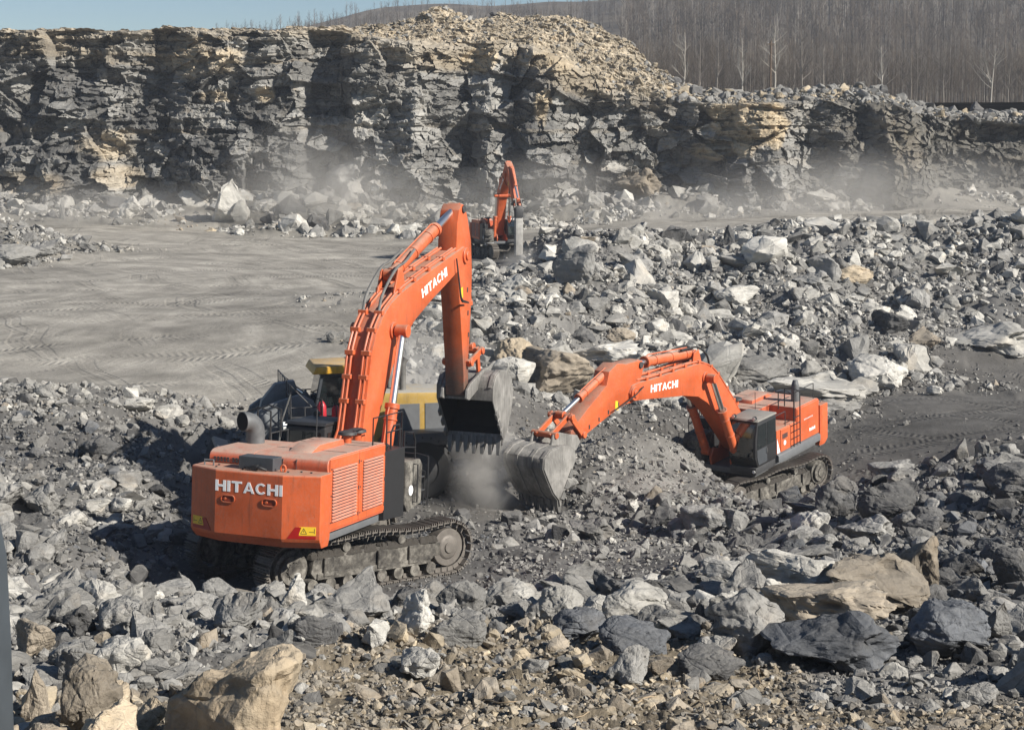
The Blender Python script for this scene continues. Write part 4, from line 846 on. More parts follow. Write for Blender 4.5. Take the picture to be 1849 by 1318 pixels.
def lettering(word, o, ux, uy, height, width, parent, mat, depth=.006, name='lettering'):
    """letters on a plane: o is the lower-left corner, ux and uy unit directions, raised by depth"""
    o, ux, uy = Vector(o), Vector(ux).normalized(), Vector(uy).normalized(); n = ux.cross(uy)
    ws = [letter_polys(c) for c in word]; gap = .11; tot = sum(w for _, w in ws) + gap*(len(word)-1); kx = width/tot
    mb = MB(); x = 0; lift = 0
    for polys, w in ws:
        for i, p in enumerate(polys):
            d = depth + .0006*(i % 3)
            v = [o + ux*((x+a)*kx) + uy*(b*height) for a, b in p]
            m = len(v)
            mb.add([q + n*.001 for q in v] + [q + n*d for q in v], [tuple(range(m)), tuple(range(2*m-1, m-1, -1))] + [(k, (k+1) % m, m+(k+1) % m, m+k) for k in range(m)])
        x += w + gap
    return mb.build(name, mat, parent, smooth=False)
def arc(cx, cz, r, a0, a1, n=8): return [(cx+r*math.cos(R(a0+(a1-a0)*i/n)), cz+r*math.sin(R(a0+(a1-a0)*i/n))) for i in range(n+1)]
# ------------------------------------------------------------------ excavators
DIRT_ = mat_simple('packed_dirt_brown', (.045, .04, .034), .95, 0., .4, 7., .9)
def undercarriage(root, slew, zoff, paint):
    SM = Matrix.Translation((0, 0, zoff)) @ Matrix.Rotation(R(slew), 4, 'Z')
    WB, RT = 2.75, .70; zc = .76
    for s in (-1, 1):
        yc = 1.8*s
        # the belt: a closed path of shoes
        path = []; N = 66
        L = 2*WB; C = math.pi*RT; tot = 2*L + 2*C
        for i in range(N):
            q = tot*i/N
            if q < L: p = (-WB+q, zc-RT, 0.)
            elif q < L+C: a = (q-L)/RT - math.pi/2; p = (WB+RT*math.cos(a), zc+RT*math.sin(a), a+math.pi/2)
            elif q < 2*L+C:
                u = (q-L-C); sag = .09*math.sin(math.pi*2*u/L)**2
                p = (WB-u, zc+RT-sag+.02, math.pi)
            else: a = (q-2*L-C)/RT + math.pi/2; p = (-WB+RT*math.cos(a), zc+RT*math.sin(a), a+math.pi/2)
            path.append(p)
        mb = MB(); st = tot/N
        for x, z, a in path:
            m = Matrix.Translation((x, yc, z)) @ Matrix.Rotation(-a, 4, 'Y')
            mb.box(-st*.41, st*.41, -.34, .34, -.035, .0, m)
            for gx in (-.36, -.05, .28): mb.box(st*gx-.012, st*gx+.012, -.34, .34, -.10, -.035, m)
            mb.box(-st*.42, st*.42, -.16, -.09, 0., .12, m); mb.box(-st*.42, st*.42, .09, .16, 0., .12, m)
        tr = mb.xform(SM).build('track', TRACK, root, smooth=False)
        f = MB(); o = s
        f.prism([(-1.95, .42), (1.95, .42), (2.15, .55), (2.0, .95), (1.2, 1.06), (-1.2, 1.06), (-2.0, .98), (-2.1, .6)], yc-.25, yc+.25)
        for x in (-1.55, .25, 1.35): f.box(x-.16, x+.16, yc+.25*s, yc+.34*s, .48, .98)
        f.box(-1.9, 2.0, yc+.25*s, yc+.30*s, .40, .58)
        f.prism([(1.9, .55), (2.9, .62), (2.95, .9), (1.9, .98)], yc-.22, yc+.29)
        f.xform(SM).build('track_frame', MUD, tr, .015)
        d = MB()
        for q in range(12):
            a = q*math.pi/6; x, z = -WB+.06+.22*math.cos(a), zc+.22*math.sin(a)
            d.cyl((x, yc+.31*s, z), (x, yc+.34*s, z), .03, 6)
        d.cyl((-WB+.06, yc-.2, zc), (-WB+.06, yc+.2, zc), .52, 28); d.cyl((-WB+.06, yc+.2*s, zc), (-WB+.06, yc+.31*s, zc), .40, 28); d.cyl((-WB+.06, yc+.31*s, zc), (-WB+.06, yc+.36*s, zc), .2, 18)
        d.xform(SM).build('drive_sprocket', MUD, tr, .012)
        d = MB(); d.cyl((WB-.05, yc-.2, zc), (WB-.05, yc+.2, zc), .54, 28); d.cyl((WB-.05, yc+.2*s, zc), (WB-.05, yc+.25*s, zc), .36, 24, .30); d.cyl((WB-.05, yc+.25*s, zc), (WB-.05, yc+.29*s, zc), .16, 16)
        d.xform(SM).build('idler_wheel', TRACK, tr, .012)
        for q in range(8):
            x = -2.05+q*.58; MB().cyl((x, yc-.3, .27), (x, yc+.3, .27), .17, 14).xform(SM).build('track_roller', MUD, tr)
        for x in (-.95, .95): MB().cyl((x, yc-.28, 1.2), (x, yc+.32*1, 1.2), .13, 14).xform(SM).build('carrier_roller', MUD, tr)
        dirt = MB()
        rr = random.Random(9+s)
        for q in range(70):
            x = rr.uniform(-2.1, 2.2); w = rr.uniform(.06, .22)
            dirt.loft([[(x+w*math.cos(a)*k_+rr.uniform(-.03, .03), yc+.15*s+.14*math.sin(a)*k_, .98+h+rr.uniform(-.02, .02)) for a in [j*math.pi/3 for j in range(6)]] for k_, h in ((1, 0), (.75, .1), (.3, .17))])
        dirt.xform(SM).build('packed_dirt', DIRT_, tr, smooth=False)
    c = MB(); c.box(-1.15, 1.15, -1.0, 1.0, .55, 1.12)
    for sx in (-1, 1):
        c.prism([(-1.5, .62), (1.5, .62), (1.5, .98), (-1.5, 1.02)], sx*1.15-.28, sx*1.15+.28, 'x')
    c.xform(SM).build('car_body', MUD, root, .03)
    MB().cyl((0, 0, 1.05+zoff), (0, 0, 1.46), 1.12, 40).build('slewing_ring', STEEL_D, root)
def rail(mb, pts, r=.022): mb.tube(pts, r, 6)
def arm_plane_cyl(root, name, a, b, split, rb, rr, ys, mat):
    """a hydraulic cylinder from a to b (x,z): barrel to the split, then the bright rod"""
    A, B = Vector((a[0], 0, a[1])), Vector((b[0], 0, b[1])); Mp = A.lerp(B, split); d = (B-A).normalized()
    Y = Vector((0, ys, 0))
    m = MB(); m.cyl(A+Y, Mp+Y, rb, 20); m.cyl(Mp-d*.16+Y, Mp+Y, rb*1.22, 20); m.cyl(A+Y, A+d*.14+Y, rb*1.12, 20); m.cyl(A+Y-Vector((0, rb*1.1, 0)), A+Y+Vector((0, rb*1.1, 0)), rb*.95, 16)
    m.cyl(A.lerp(Mp, .45)+Y, A.lerp(Mp, .47)+Y, rb*1.14, 20)
    for k in (.15, .8): m.cyl(A.lerp(Mp, k)+Y-d*.03, A.lerp(Mp, k)+Y+d*.03, rb*1.14, 20)
    n = Vector((-d.z, 0, d.x)) if abs(d.x) > -1 else Vector((1, 0, 0))
    m.tube([A+d*.3+Y+n*rb*1.25, A+d*.35+Y+n*rb*1.4, Mp-d*.3+Y+n*rb*1.4, Mp-d*.12+Y+n*rb*1.05], rb*.16, 6)
    c = m.build(name, mat, root, .01)
    r = MB(); r.cyl(Mp-d*.05+Y, B-d*.1+Y, rr, 20); r.build('piston_rod', CHROME, c)
    e = MB(); e.cyl(B+Y-Vector((0, rb*1.05, 0)), B+Y+Vector((0, rb*1.05, 0)), rb*1.05, 18); e.build('rod_eye', mat, c, .01)
    return c
def strip(root, name, pts, w, th, mat, y0):
    """pipes that follow a line of (x,z) points, lifted off it"""
    pass
def excavator(name, T, A, sc, P, label, slew, zoff, near=False):
    M = pose(T, A, sc); root = empty(name, M); tag(root, label, 'excavator', 'orange excavators working in the quarry')
    OP = ORANGE
    undercarriage(root, slew, zoff, OP)
    # ---- deck
    m = MB(); m.box(-3.75, 2.1, -1.62, 1.62, 1.46, 1.72); m.prism([(-1.7, 1.5), (-1.92, 1.6), (-1.92, 1.78), (-1.5, 1.8), (-1.5, 1.5)], -3.7, .45, 'x') if False else None
    hf = m.build('house_frame', GREY, root, .02)
    k = MB(); k.prism([(1.45, 1.72), (1.9, 1.72), (1.9, 2.0), (1.8, 2.06), (1.45, 2.06)], -3.72, .4, 'x'); k.build('side_skirt', GREY, root, .015)
    # ---- counterweight
    plan = [(-4.8, -.98), (-4.8, .98), (-4.46, 1.9), (-3.9, 1.9), (-3.78, 1.84), (-3.78, -1.84), (-3.9, -1.9), (-4.46, -1.9)]
    def ring(z, ins): return [(min(-3.78, x+ins) if x < -4 else x, y*(1-ins*.12), z) for x, y in plan]
    m = MB(); m.loft([ring(1.44, .22), ring(1.62, .04), ring(1.70, 0), ring(3.30, 0), ring(3.34, .03)])
    cw = m.build('counterweight', OP, root, .010, ang=12)
    lettering('HITACHI', (-4.8, .98, 2.79), (0, -1, 0), (0, 0, 1), .285, 1.96, cw, WHITE, .008)
    for y0, y1 in ((.79, .41), (-.41, -.81)):
        s_ = MB(); yc = (y0+y1)/2; h = .085; w = abs(y0-y1)/2-h
        oval = lambda k_, x: [(x, yc+w+h*k_*math.cos(R(a)), 2.6+h*k_*math.sin(R(a))) for a in range(-90, 91, 20)] + [(x, yc-w-h*k_*math.cos(R(a)), 2.6-h*k_*math.sin(R(a))) for a in range(-90, 91, 20)]
        a_, b_ = oval(1.22, -4.825), oval(.92, -4.825); c_ = oval(.92, -4.803); n = len(a_)
        s_.add(a_+b_+c_+oval(1.22, -4.80), [(i, (i+1) % n, n+(i+1) % n, n+i) for i in range(n)] + [(n+i, n+(i+1) % n, 2*n+(i+1) % n, 2*n+i) for i in range(n)] + [(3*n+i, 3*n+(i+1) % n, (i+1) % n, i) for i in range(n)])
        sl = s_.build('lifting_slot', OP, cw); d = MB(); q = oval(.9, -4.806); d.add(q + [(-4.801, y, z) for _, y, z in q], [tuple(range(n)), tuple(range(2*n-1, n-1, -1))] + [(i, (i+1) % n, n+(i+1) % n, n+i) for i in range(n)]); d.build('slot_recess', mat_slot, sl)
        MB().cyl((-4.83, yc+.08, 2.6), (-4.806, yc+.08, 2.6), .035, 10).build('slot_pin', OP, sl)
    # warning labels and red reflectors on the slanted corners
    for s in (-1, 1):
        p0, p1 = Vector((-4.8, .98*s, 0)), Vector((-4.46, 1.9*s, 0)); e = (p1-p0); ux = e.normalized(); nn = Vector((ux.y*-s, ux.x*s, 0)); nn = nn if nn.x < 0 else -nn
        def pt(t, z, d): return tuple(p0 + e*t + nn*d + Vector((0, 0, z)))
        def plate(poly, d0, d1, nm, mt, par):
            q = MB(); n = len(poly); q.add([pt(t, z, d0) for t, z in poly] + [pt(t, z, d1) for t, z in poly], [tuple(range(n)), tuple(range(2*n-1, n-1, -1))] + [(i, (i+1) % n, n+(i+1) % n, n+i) for i in range(n)])
            return q.build(nm, mt, par, smooth=False)
        rf = plate([(.14, 1.72), (.90, 1.72), (.90, 1.79), (.44, 1.79), (.52, 2.02), (.36, 2.02)], .002, .012, 'red_reflector', REFL, cw)
        yl = plate([(.46, 1.81), (.90, 1.81), (.90, 2.03), (.46, 2.03)], .002, .010, 'warning_label', YLABEL, cw)
        q = MB()
        def stroke(a, b, w):
            a, b = Vector(a), Vector(b); dv = (b-a); nv = Vector((-dv.y, dv.x)).normalized()*w
            f4 = [a+nv, a-nv, b-nv, b+nv]; q.add([pt(x, z, .0105) for x, z in f4] + [pt(x, z, .012) for x, z in f4], [(0, 1, 2, 3), (7, 6, 5, 4), (0, 4, 5, 1), (1, 5, 6, 2), (2, 6, 7, 3), (3, 7, 4, 0)])
        sgn = 1
        for a, b in (((.50, 1.85), (.66, 1.85)), ((.66, 1.85), (.58, 1.99)), ((.58, 1.99), (.50, 1.85)), ((.58, 1.89), (.58, 1.94)), ((.72, 1.90), (.86, 1.90)), ((.86, 1.86), (.86, 1.99))): stroke(a, b, .007)
        q.build('warning_marking', BLACK, yl, smooth=False)
        if s > 0: pass
    # ---- hood
    prof = [(-3.77, 1.74), (-3.80, 3.3), (-3.84, 3.42), (-3.84, 3.52), (-3.79, 3.62), (-3.68, 3.68), (-3.5, 3.70), (-.34, 3.70), (-.34, 1.74)]
    m = MB(); m.prism(prof, -1.765, .45); hood = m.build('engine_hood', ORANGE2 if not near else ORANGE2, root, .012)
    prof2 = [(-3.77, 1.74), (-3.80, 3.3), (-3.84, 3.42), (-3.84, 3.52), (-3.79, 3.62), (-3.68, 3.68), (-3.5, 3.697), (-1.55, 3.697), (-1.55, 1.74)]
    m = MB(); m.prism(prof2, .452, 1.76); m.build('rear_hood', ORANGE2, hood, .012)
    m = MB(); m.box(-1.548, .36, .454, 1.77, 1.75, 3.10); m.build('side_cabinet', OP, root, .02)
    for y in (.62, -.45, -.85): MB().box(-3.853, -3.70, y-.008, y+.008, 3.36, 3.6).build('hood_seam', STEEL_D, hood, smooth=False)
    v = MB()
    for i in range(9):
        for j in range(2): v.box(-3.862, -3.80, 1.58-i*.10-.03-(.06 if i > 4 else 0), 1.58-i*.10+.03-(.06 if i > 4 else 0), 3.39+j*.07, 3.44+j*.07)
    v.build('vent_slots', STEEL_D, hood, smooth=False)
    MB().prism([(-3.2, 3.695), (-1.2, 3.695), (-1.3, 3.86), (-2.7, 3.86)], -.95, -.25).build('raised_hatch', ORANGE2, hood, .02)
    for x in (-2.6, -1.25, -.75): MB().box(x-.008, x+.008, -1.7, .4, 3.695, 3.708).build('roof_seam', STEEL_D, hood, smooth=False)
    tb = MB().box(-4.45, -3.98, -.50, .52, 3.342, 3.68).build('tool_box', SLATE, root, .012)
    q = MB(); q.tube([(-4.55, .35, 3.36), (-4.6, .2, 3.44), (-4.58, .0, 3.42), (-4.62, -.2, 3.45), (-4.5, -.35, 3.37)], .035, 7); q.box(-4.62, -4.5, -.12, .06, 3.36, 3.5); q.build('rear_camera', BLACK, root, .01)
    q = MB(); q.tube([(-4.36+.0, -.75+.07*math.cos(R(a)), 3.43+.09*math.sin(R(a))) for a in range(-60, 241, 25)], .03, 8); q.build('lifting_eye', ORANGE, cw)
    q = MB(); q.tube([(-4.3, 1.35, 3.34), (-4.3, 1.35, 3.48), (-4.3, 1.62, 3.48), (-4.3, 1.62, 3.34)], .025, 6); q.build('grab_handle', GREY, cw)
    bt = MB(); rr = random.Random(3)
    for q in range(9): x, y = rr.uniform(-4.5, -4.0), rr.uniform(-1.7, 1.7); bt.cyl((x, y, 3.34), (x, y, 3.375), .03, 6)
    bt.build('bolt_heads', STEEL_D, cw)
    # right-hand doors with louvres
    for x0, x1, lx0, lx1, lz0, lz1 in ((-3.74, -2.02, -3.62, -2.18, 1.98, 3.40), (-1.99, -.36, -1.78, -.52, 2.0, 3.40)):
        d = MB().box(x0, x1, -1.80, -1.766, 1.80, 3.66).build('engine_door', OP, root, .012)
        f = MB(); f.box(lx0, lx1, -1.808, -1.801, lz0, lz1); f.build('louvre_backing', STEEL_D, d, smooth=False)
        l_ = MB(); n = 17
        for i in range(n):
            z = lz0 + (lz1-lz0)*(i+.5)/n; h = (lz1-lz0)/n
            l_.add([(lx0, -1.809, z+h*.42), (lx1, -1.809, z+h*.42), (lx1, -1.845, z-h*.10), (lx0, -1.845, z-h*.10), (lx0, -1.809, z-h*.18), (lx1, -1.809, z-h*.18)], [(0, 1, 2, 3), (3, 2, 5, 4), (0, 3, 4), (1, 5, 2), (0, 4, 5, 1)])
        l_.build('louvre', ORANGE2, d, smooth=False)
        h_ = MB()
        for z in (2.0, 2.7, 3.4): h_.box(x1-.05, x1-.01, -1.815, -1.80, z-.05, z+.05); h_.cyl((x0+.06, -1.815, z), (x0+.06, -1.80, z), .022, 6)
        h_.build('hinge', STEEL_D, d, smooth=False)
    # ---- right front: dark side wall, tank, steps and rails
    m = MB(); m.prism([(-.32, 1.5), (1.05, 1.42), (1.05, 3.42), (-.32, 3.42)], -1.77, -1.2); m.build('pump_cabinet', BLACK, root, .015)
    m = MB(); m.prism([(1.06, 1.75), (1.25, 1.5), (2.25, 1.62), (2.3, 2.75), (2.1, 2.95), (1.06, 2.98)], -1.8, -.9); tk = m.build('fuel_tank', MUD, root, .03)
    MB().cyl((1.45, -1.805, 2.1), (1.45, -1.818, 2.1), .15, 18).build('round_sticker', WHITE, tk)
    h = MB()
    rail(h, [(-1.0, -1.7, 3.7), (-1.0, -1.7, 4.45), (.95, -1.7, 4.45), (.95, -1.7, 3.4)]); rail(h, [(-.1, -1.7, 3.45), (-.1, -1.7, 4.45)]); rail(h, [(-.1, -1.7, 3.95), (.95, -1.7, 3.95)])
    rail(h, [(.2, -1.7, 3.45), (.2, -1.7, 3.9), (.4, -1.7, 4.1), (.75, -1.7, 4.1), (.8, -1.7, 3.9), (.8, -1.7, 3.45)], .03)
    rail(h, [(1.1, -1.72, 2.95), (1.1, -1.72, 3.85), (1.75, -1.72, 3.75), (1.9, -1.72, 3.5), (1.9, -1.72, 2.95)]); rail(h, [(1.1, -1.72, 3.4), (1.9, -1.72, 3.3)])
    rail(h, [(1.6, -1.82, 1.75), (1.6, -1.95, 1.75), (1.6, -1.95, 2.85), (1.6, -1.82, 2.85)]); rail(h, [(2.3, -1.82, 1.6), (2.3, -1.98, 1.55), (2.3, -1.98, 3.0), (2.3, -1.7, 3.05), (2.3, -1.2, 3.05)])
    rail(h, [(2.6, -1.7, 1.5), (2.6, -1.75, 2.5), (2.25, -1.75, 2.6)])
    h.build('handrail', BLACK, root)
    for z, x in ((1.55, 2.55), (1.95, 2.45), (2.35, 2.4)): MB().box(x-.2, x+.2, -1.75, -1.15, z-.02, z+.02).build('step', STEEL_D, root, .01)
    # ---- exhaust and air cleaners
    ex = MB()
    if P['exh'] == 'elbow':
        dv = Vector((-.90, .44, -.02)).normalized(); rb = .34
        pts = [Vector((-2.2, 1.3, 3.69)), Vector((-2.2, 1.3, 3.98))] + [Vector((-2.2, 1.3, 3.98)) + dv*rb*(1-math.cos(R(a))) + Vector((0, 0, rb*math.sin(R(a)))) for a in (20, 40, 60, 80)]
        pts.append(pts[-1]+dv*.16)
        ex.tube(pts, .255, 22); exo = ex.build('exhaust_pipe', PIPE, root, ang=60)
        e = Vector(pts[-1]); dd = (Vector(pts[-1])-Vector(pts[-2])).normalized()
        ring_ = MB(); ring_.cyl(e-dd*.08, e+dd*.006, .275, 24); ring_.build('exhaust_rim', PIPE, exo)
        MB().cyl(e-dd*.02, e+dd*.012, .25, 24).build('exhaust_mouth', mat_hole, exo)  # black disc closes the pipe end in place of its unlit inside
    else:
        ex.tube([(-2.7, 1.15, 3.69), (-2.7, 1.15, 4.3), (-2.7, 1.15, 4.45)], [.19, .19, .16], 20); ex.tube([(-2.7, 1.15, 4.45), (-2.72, 1.15, 4.65)], .16, 20, r1=.11)
        ex.build('exhaust_pipe', PIPE, root, ang=60)
    for x in (-.86, -.24):
        c = MB(); c.cyl((x, -.85, 3.69), (x, -.85, 3.90), .12, 16); ac = c.build('air_cleaner', OP, root)
        c = MB(); c.tube([(x, -.85, 3.90), (x, -.85, 3.93), (x, -.85, 4.0), (x, -.85, 4.04)], [.2, .27, .25, .12], 20); c.build('cleaner_cap', STEEL_D, ac)
    c = MB(); c.tube([(.45, -1.35, 3.41), (.45, -1.35, 3.5), (.45, -1.35, 3.55)], [.1, .2, .14], 16); c.build('tank_cap', BLACK, root)
    # ---- cab on the left
    y0, y1 = .52, 1.80; z0, z1 = 1.92, 3.90
    side = [(.45, z0), (2.15, z0), (2.38, 2.35), (2.34, 3.2), (2.12, z1-.04), (1.9, z1), (.52, z1), (.45, z1-.06)]
    cab = MB().prism(side, y0, y1).build('cab', BLACK, root, .035)
    MB().prism([(.40, z1+.003), (2.2, z1+.003), (2.12, z1+.085), (.5, z1+.09)], y0-.03, y1+.03).build('cab_roof', P.get('roof', SLATE), cab, .02)
    MB().box(.5, 2.3, y0+.02, y1-.02, 1.60, z0-.002).build('cab_base', STEEL_D, root, .02)
    g = MB(); g.add([(2.165, y0+.09, z0+.09), (2.165, y1-.09, z0+.09), (2.395, y1-.09, 2.36), (2.395, y0+.09, 2.36), (2.355, y1-.09, 3.2), (2.355, y0+.09, 3.2), (2.16, y1-.09, z1-.12), (2.16, y0+.09, z1-.12)], [(0, 1, 2, 3), (3, 2, 4, 5), (5, 4, 6, 7)])
    g.build('windscreen', GLASS, cab, smooth=False)
    fr = MB(); fr.box(2.385, 2.41, y0+.07, y1-.07, 2.33, 2.38); fr.build('windscreen_bar', BLACK, cab, smooth=False)
    for a, b, nm in ((1.36, 2.22, 'front_window'), (.55, 1.28, 'rear_window')):
        MB().prism([(a, 2.72), (b, 2.72), (b-(.0 if b < 2 else .1), 3.74), (a, 3.74)], y1+.001, y1+.014).build('side_window', GLASS, cab, smooth=False)
    dr = MB().prism([(1.34, 2.02), (2.12, 2.02), (2.24, 2.4), (2.24, 2.68), (1.34, 2.68)], y1+.001, y1+.022).build('door', P.get('door', SLATE), cab, .006)
    MB().tube([(1.42, y1+.03, 2.4), (1.42, y1+.07, 2.42), (1.42, y1+.07, 2.6), (1.42, y1+.03, 2.62)], .018, 6).build('handle', STEEL, dr)
    MB().prism([(.6, 2.76), (2.1, 2.76), (2.1, 3.7), (.6, 3.7)], y0-.013, y0-.001).build('inner_window', GLASS, cab, smooth=False)
    MB().box(.435, .449, y0+.12, y1-.12, 2.8, 3.72).build('back_window', GLASS, cab, smooth=False)
    for y in (y0+.15, y1-.15):
        l_ = MB(); l_.cyl((2.05, y, z1+.14), (2.2, y, z1+.14), .085, 14); hl = l_.build('headlight', BLACK, cab); MB().cyl((2.2, y, z1+.14), (2.215, y, z1+.14), .072, 14).build('lens', LAMP, hl)
    MB().cyl((2.2, y1-.12, 1.75), (2.33, y1-.12, 1.75), .07, 12).build('lower_headlight', LAMP, root)
    # white swoosh panel behind the cab door
    MB().prism([(.34, 2.08), (.06, 2.08), (.34, 2.75)], 1.772, 1.786).build('white_decal', WHITE, root, smooth=False)
    # side panels, ladder and rails of the left side
    lp = MB().box(-3.74, -1.6, 1.762, 1.80, 2.07, 3.62).build('side_panel', OP, root, .012)
    MB().box(-1.56, .02, 1.772, 1.80, 2.07, 3.06).build('side_panel', OP, root, .012)
    dk = MB()
    for i in range(4): dk.box(-.62+i*.13, -.52+i*.13, 1.801, 1.808, 2.62, 2.84)
    dk.build('side_vent', STEEL_D, root, smooth=False)
    MB().cyl((-.35, 1.80, 2.42), (-.35, 1.812, 2.42), .11, 16).build('round_sticker', WHITE, root)
    q = MB()
    for i in range(5): q.box(-3.35+i*.12, -3.26+i*.12, 1.801, 1.806, 2.36, 2.36+.14-.03*(i % 2))
    q.build('lettering', WHITE, lp, smooth=False)
    q = MB()
    for i in range(7): q.box(-3.1+i*.13, -3.02+i*.13, 1.801, 1.806, 2.98, 3.04)
    q.build('lettering', PALE, lp, smooth=False)
    ld = MB()
    for x in (-1.55, -.95): rail(ld, [(x, 1.95, 2.1), (x, 1.95, 3.75), (x, 1.95, 4.45), (x, 1.6, 4.6), (x, 1.2, 4.5), (x, 1.2, 3.72)], .026)
    for z in (2.2, 2.5, 2.8, 3.1, 3.4): rail(ld, [(-1.55, 1.95, z), (-.95, 1.95, z)], .022)
    ld.build('ladder', BLACK, root)
    h = MB(); rail(h, [(.4, 1.7, 3.1), (.4, 1.7, 3.75), (-.6, 1.7, 3.75), (-.6, 1.7, 3.1)]); rail(h, [(-3.5, 1.65, 3.68), (-3.5, 1.65, 4.4), (-1.6, 1.65, 4.4), (-1.6, 1.65, 3.68)]) if not near else None
    rail(h, [(-.4, .35, 3.7), (-.4, .35, 4.5)], .015); h.build('handrail', STEEL_D, root)
    # ---- mounting of the boom
    bk = MB()
    for s in (-1, 1): bk.prism([(.2, 1.72), (2.1, 1.72), (2.2, 2.05), (1.9, 2.45), (1.4, 2.3), (1.15, 2.75), (.7, 2.8), (.3, 2.4)], s*.5-.05, s*.5+.05)
    bk.build('boom_bracket', OP, root, .015)
    # ---- boom
    F = Vector((.8, 2.4)); B = P['boom']; tip = Vector(P['tip'])
    w = .42
    bm_ = MB(); bm_.prism(B, -w, w); boom = bm_.build('boom', OP, root, .02)
    for (cx, cz), r in ((P['tip'], .27), (P['lug'], .26)):
        pl = MB(); pl.cyl((cx, -w-.07, cz), (cx, w+.07, cz), r, 20); pl.cyl((cx, -w-.13, cz), (cx, w+.13, cz), r*.55, 14)
        if r < .27: pl.cyl((cx, -.9, cz), (cx, .9, cz), .12, 16)
        pl.build('boom_pin', OP, boom, .012)
    MB().cyl((.85, -.6, 2.45), (.85, .6, 2.45), .2, 18).build('boom_pin', OP, boom, .012)
    a, b = Vector(P['txt'][0]), Vector(P['txt'][1]); u = (b-a).normalized(); nv = Vector((-u.y, u.x))
    lettering('HITACHI', (a.x, -w, a.y), (u.x, 0, u.y), (nv.x, 0, nv.y), .30, (b-a).length, boom, WHITE)
    a2 = a+u*(b-a).length
    lettering('HITACHI', (a2.x, w, a2.y), (-u.x, 0, -u.y), (nv.x, 0, nv.y), .30, (b-a).length, boom, WHITE)
    # pipes along the back of the boom
    top = P['back']
    def off(path, d):
        out = []
        for i, p in enumerate(path):
            a_ = Vector(path[max(0, i-1)]); b_ = Vector(path[min(len(path)-1, i+1)]); t_ = (b_-a_).normalized(); out.append(Vector(p) + Vector((-t_.y, t_.x))*d)
        return out
    for y in (-.33, -.2, .2, .33):
        o_ = off(top, .10); q = MB(); pts = [(p.x, y, p.y) for p in o_]
        if y < 0 or True: pts = [(pts[0][0]-.25, y*2.0-.1, pts[0][2]-.35)] + pts
        q.tube(soft(pts, 1), .042, 7); q.build('hydraulic_pipe', OP, boom)
    for i in range(1, len(top)-1):
        p = off(top, .07)[i]
        for y in (-.265, .265): MB().box(p.x-.08, p.x+.08, y-.14, y+.14, p.y-.07, p.y+.07).build('pipe_clamp', OP, boom, .01)
    ac = arm_plane_cyl(root, 'arm_cylinder', P['ac'][0], P['ac'][1], P['ac'][2], .20, .125, 0, OP)
    bkt = MB(); ax = Vector(P['ac'][0]); fo = Vector(P['acfoot'])
    for s in (-1, 1): bkt.prism([(ax.x-.15, ax.y+.18), (ax.x+.22, ax.y+.1), (fo.x+.45, fo.y), (fo.x-.45, fo.y-.25)], s*.28-.03, s*.28+.03)
    bkt.build('cylinder_bracket', OP, boom, .01)
    hs = MB()
    for y in (-.26, .26):
        p = off(top, .1)[P['hose']]; e = Vector(P['ac'][0]); m_ = Vector(P['ac'][0]).lerp(Vector(P['ac'][1]), .25)
        hs.tube(soft([(p.x, y, p.y), (p.x+.15, y, p.y+.5), (e.x-.2, y, e.y+.28), (e.x+.35, y, e.y+.35), (m_.x, y*.8, m_.y+.25)]), .045, 8)
    hs.build('hydraulic_hose', STEEL if near else RUBBER, boom)
    hs = MB(); t_ = tip; av = (Vector(P['arm_tip'])-tip).normalized(); bv = (Vector(P['txt'][0])-tip).normalized()*(-1 if False else 1)
    for y in (-w-.08, w+.08):
        for k_ in (0, .1):
            p0 = t_ - (Vector(top[-1])-t_)*0 + Vector((Vector(top[-2])-t_))*.55; p2 = t_ + av*1.6
            mid = (p0+p2)/2 + ((p0+p2)/2-t_)*P.get('hsag', .9)*(1+k_)
            hs.tube(soft([(p0.x, y, p0.y), (p0.x+(mid.x-p0.x)*.6, y*1.12, p0.y+(mid.y-p0.y)*.6), (mid.x, y*1.18, mid.y), (p2.x+(mid.x-p2.x)*.5, y*1.12, p2.y+(mid.y-p2.y)*.5), (p2.x, y, p2.y)]), .026, 7)
    hs.build('arm_hose', RUBBER, boom)
    for s in (-1, 1): arm_plane_cyl(root, 'boom_cylinder', P['bcfoot'], P['lug'], P['bcs'], .185, .115, .74*s, OP)
    # ---- arm
    am = MB(); am.prism(P['arm'], -.34, .34); arm = am.build('arm', mat_paint('worn_arm_paint', (.57, .102, .024), dirty=((P['arm_tip'][0], 0, P['arm_tip'][1]), P.get('dirt', .8))), root, .018)
    pn = MB(); q = Vector(P['arm_tip']); pn.cyl((q.x, -.42, q.y), (q.x, .42, q.y), .17, 16); pn.cyl((P['ac'][1][0], -.4, P['ac'][1][1]), (P['ac'][1][0], .4, P['ac'][1][1]), .13, 14)
    for f_ in (.25, .42, .58, .74):
        c_ = tip.lerp(q, f_)
        for y in (-.345, .345): pn.box(c_.x-.03+.3*P['side'][0], c_.x+.03+.3*P['side'][0], y-.02, y+.02, c_.y-.08+.3*P['side'][1], c_.y+.08+.3*P['side'][1])
    pn.build('arm_pin', STEEL_D, arm, .008)
    for s in (-1, 1):
        c_ = tip.lerp(q, .27); MB().prism([(c_.x-.08-.25*P['side'][0], c_.y-.2-.2*P['side'][1]), (c_.x+.16-.25*P['side'][0], c_.y-.16-.2*P['side'][1]), (c_.x+.12-.25*P['side'][0], c_.y+.2-.2*P['side'][1]), (c_.x-.05-.25*P['side'][0], c_.y+.16-.2*P['side'][1])], s*.345-.004, s*.345+.004).build('yellow_label', YLABEL, arm, smooth=False)
    return root, arm, boom
mat_slot = mat_simple('slot_dark_orange', (.25, .035, .012), .6)  # darker orange of the flat plate inside the slot rim
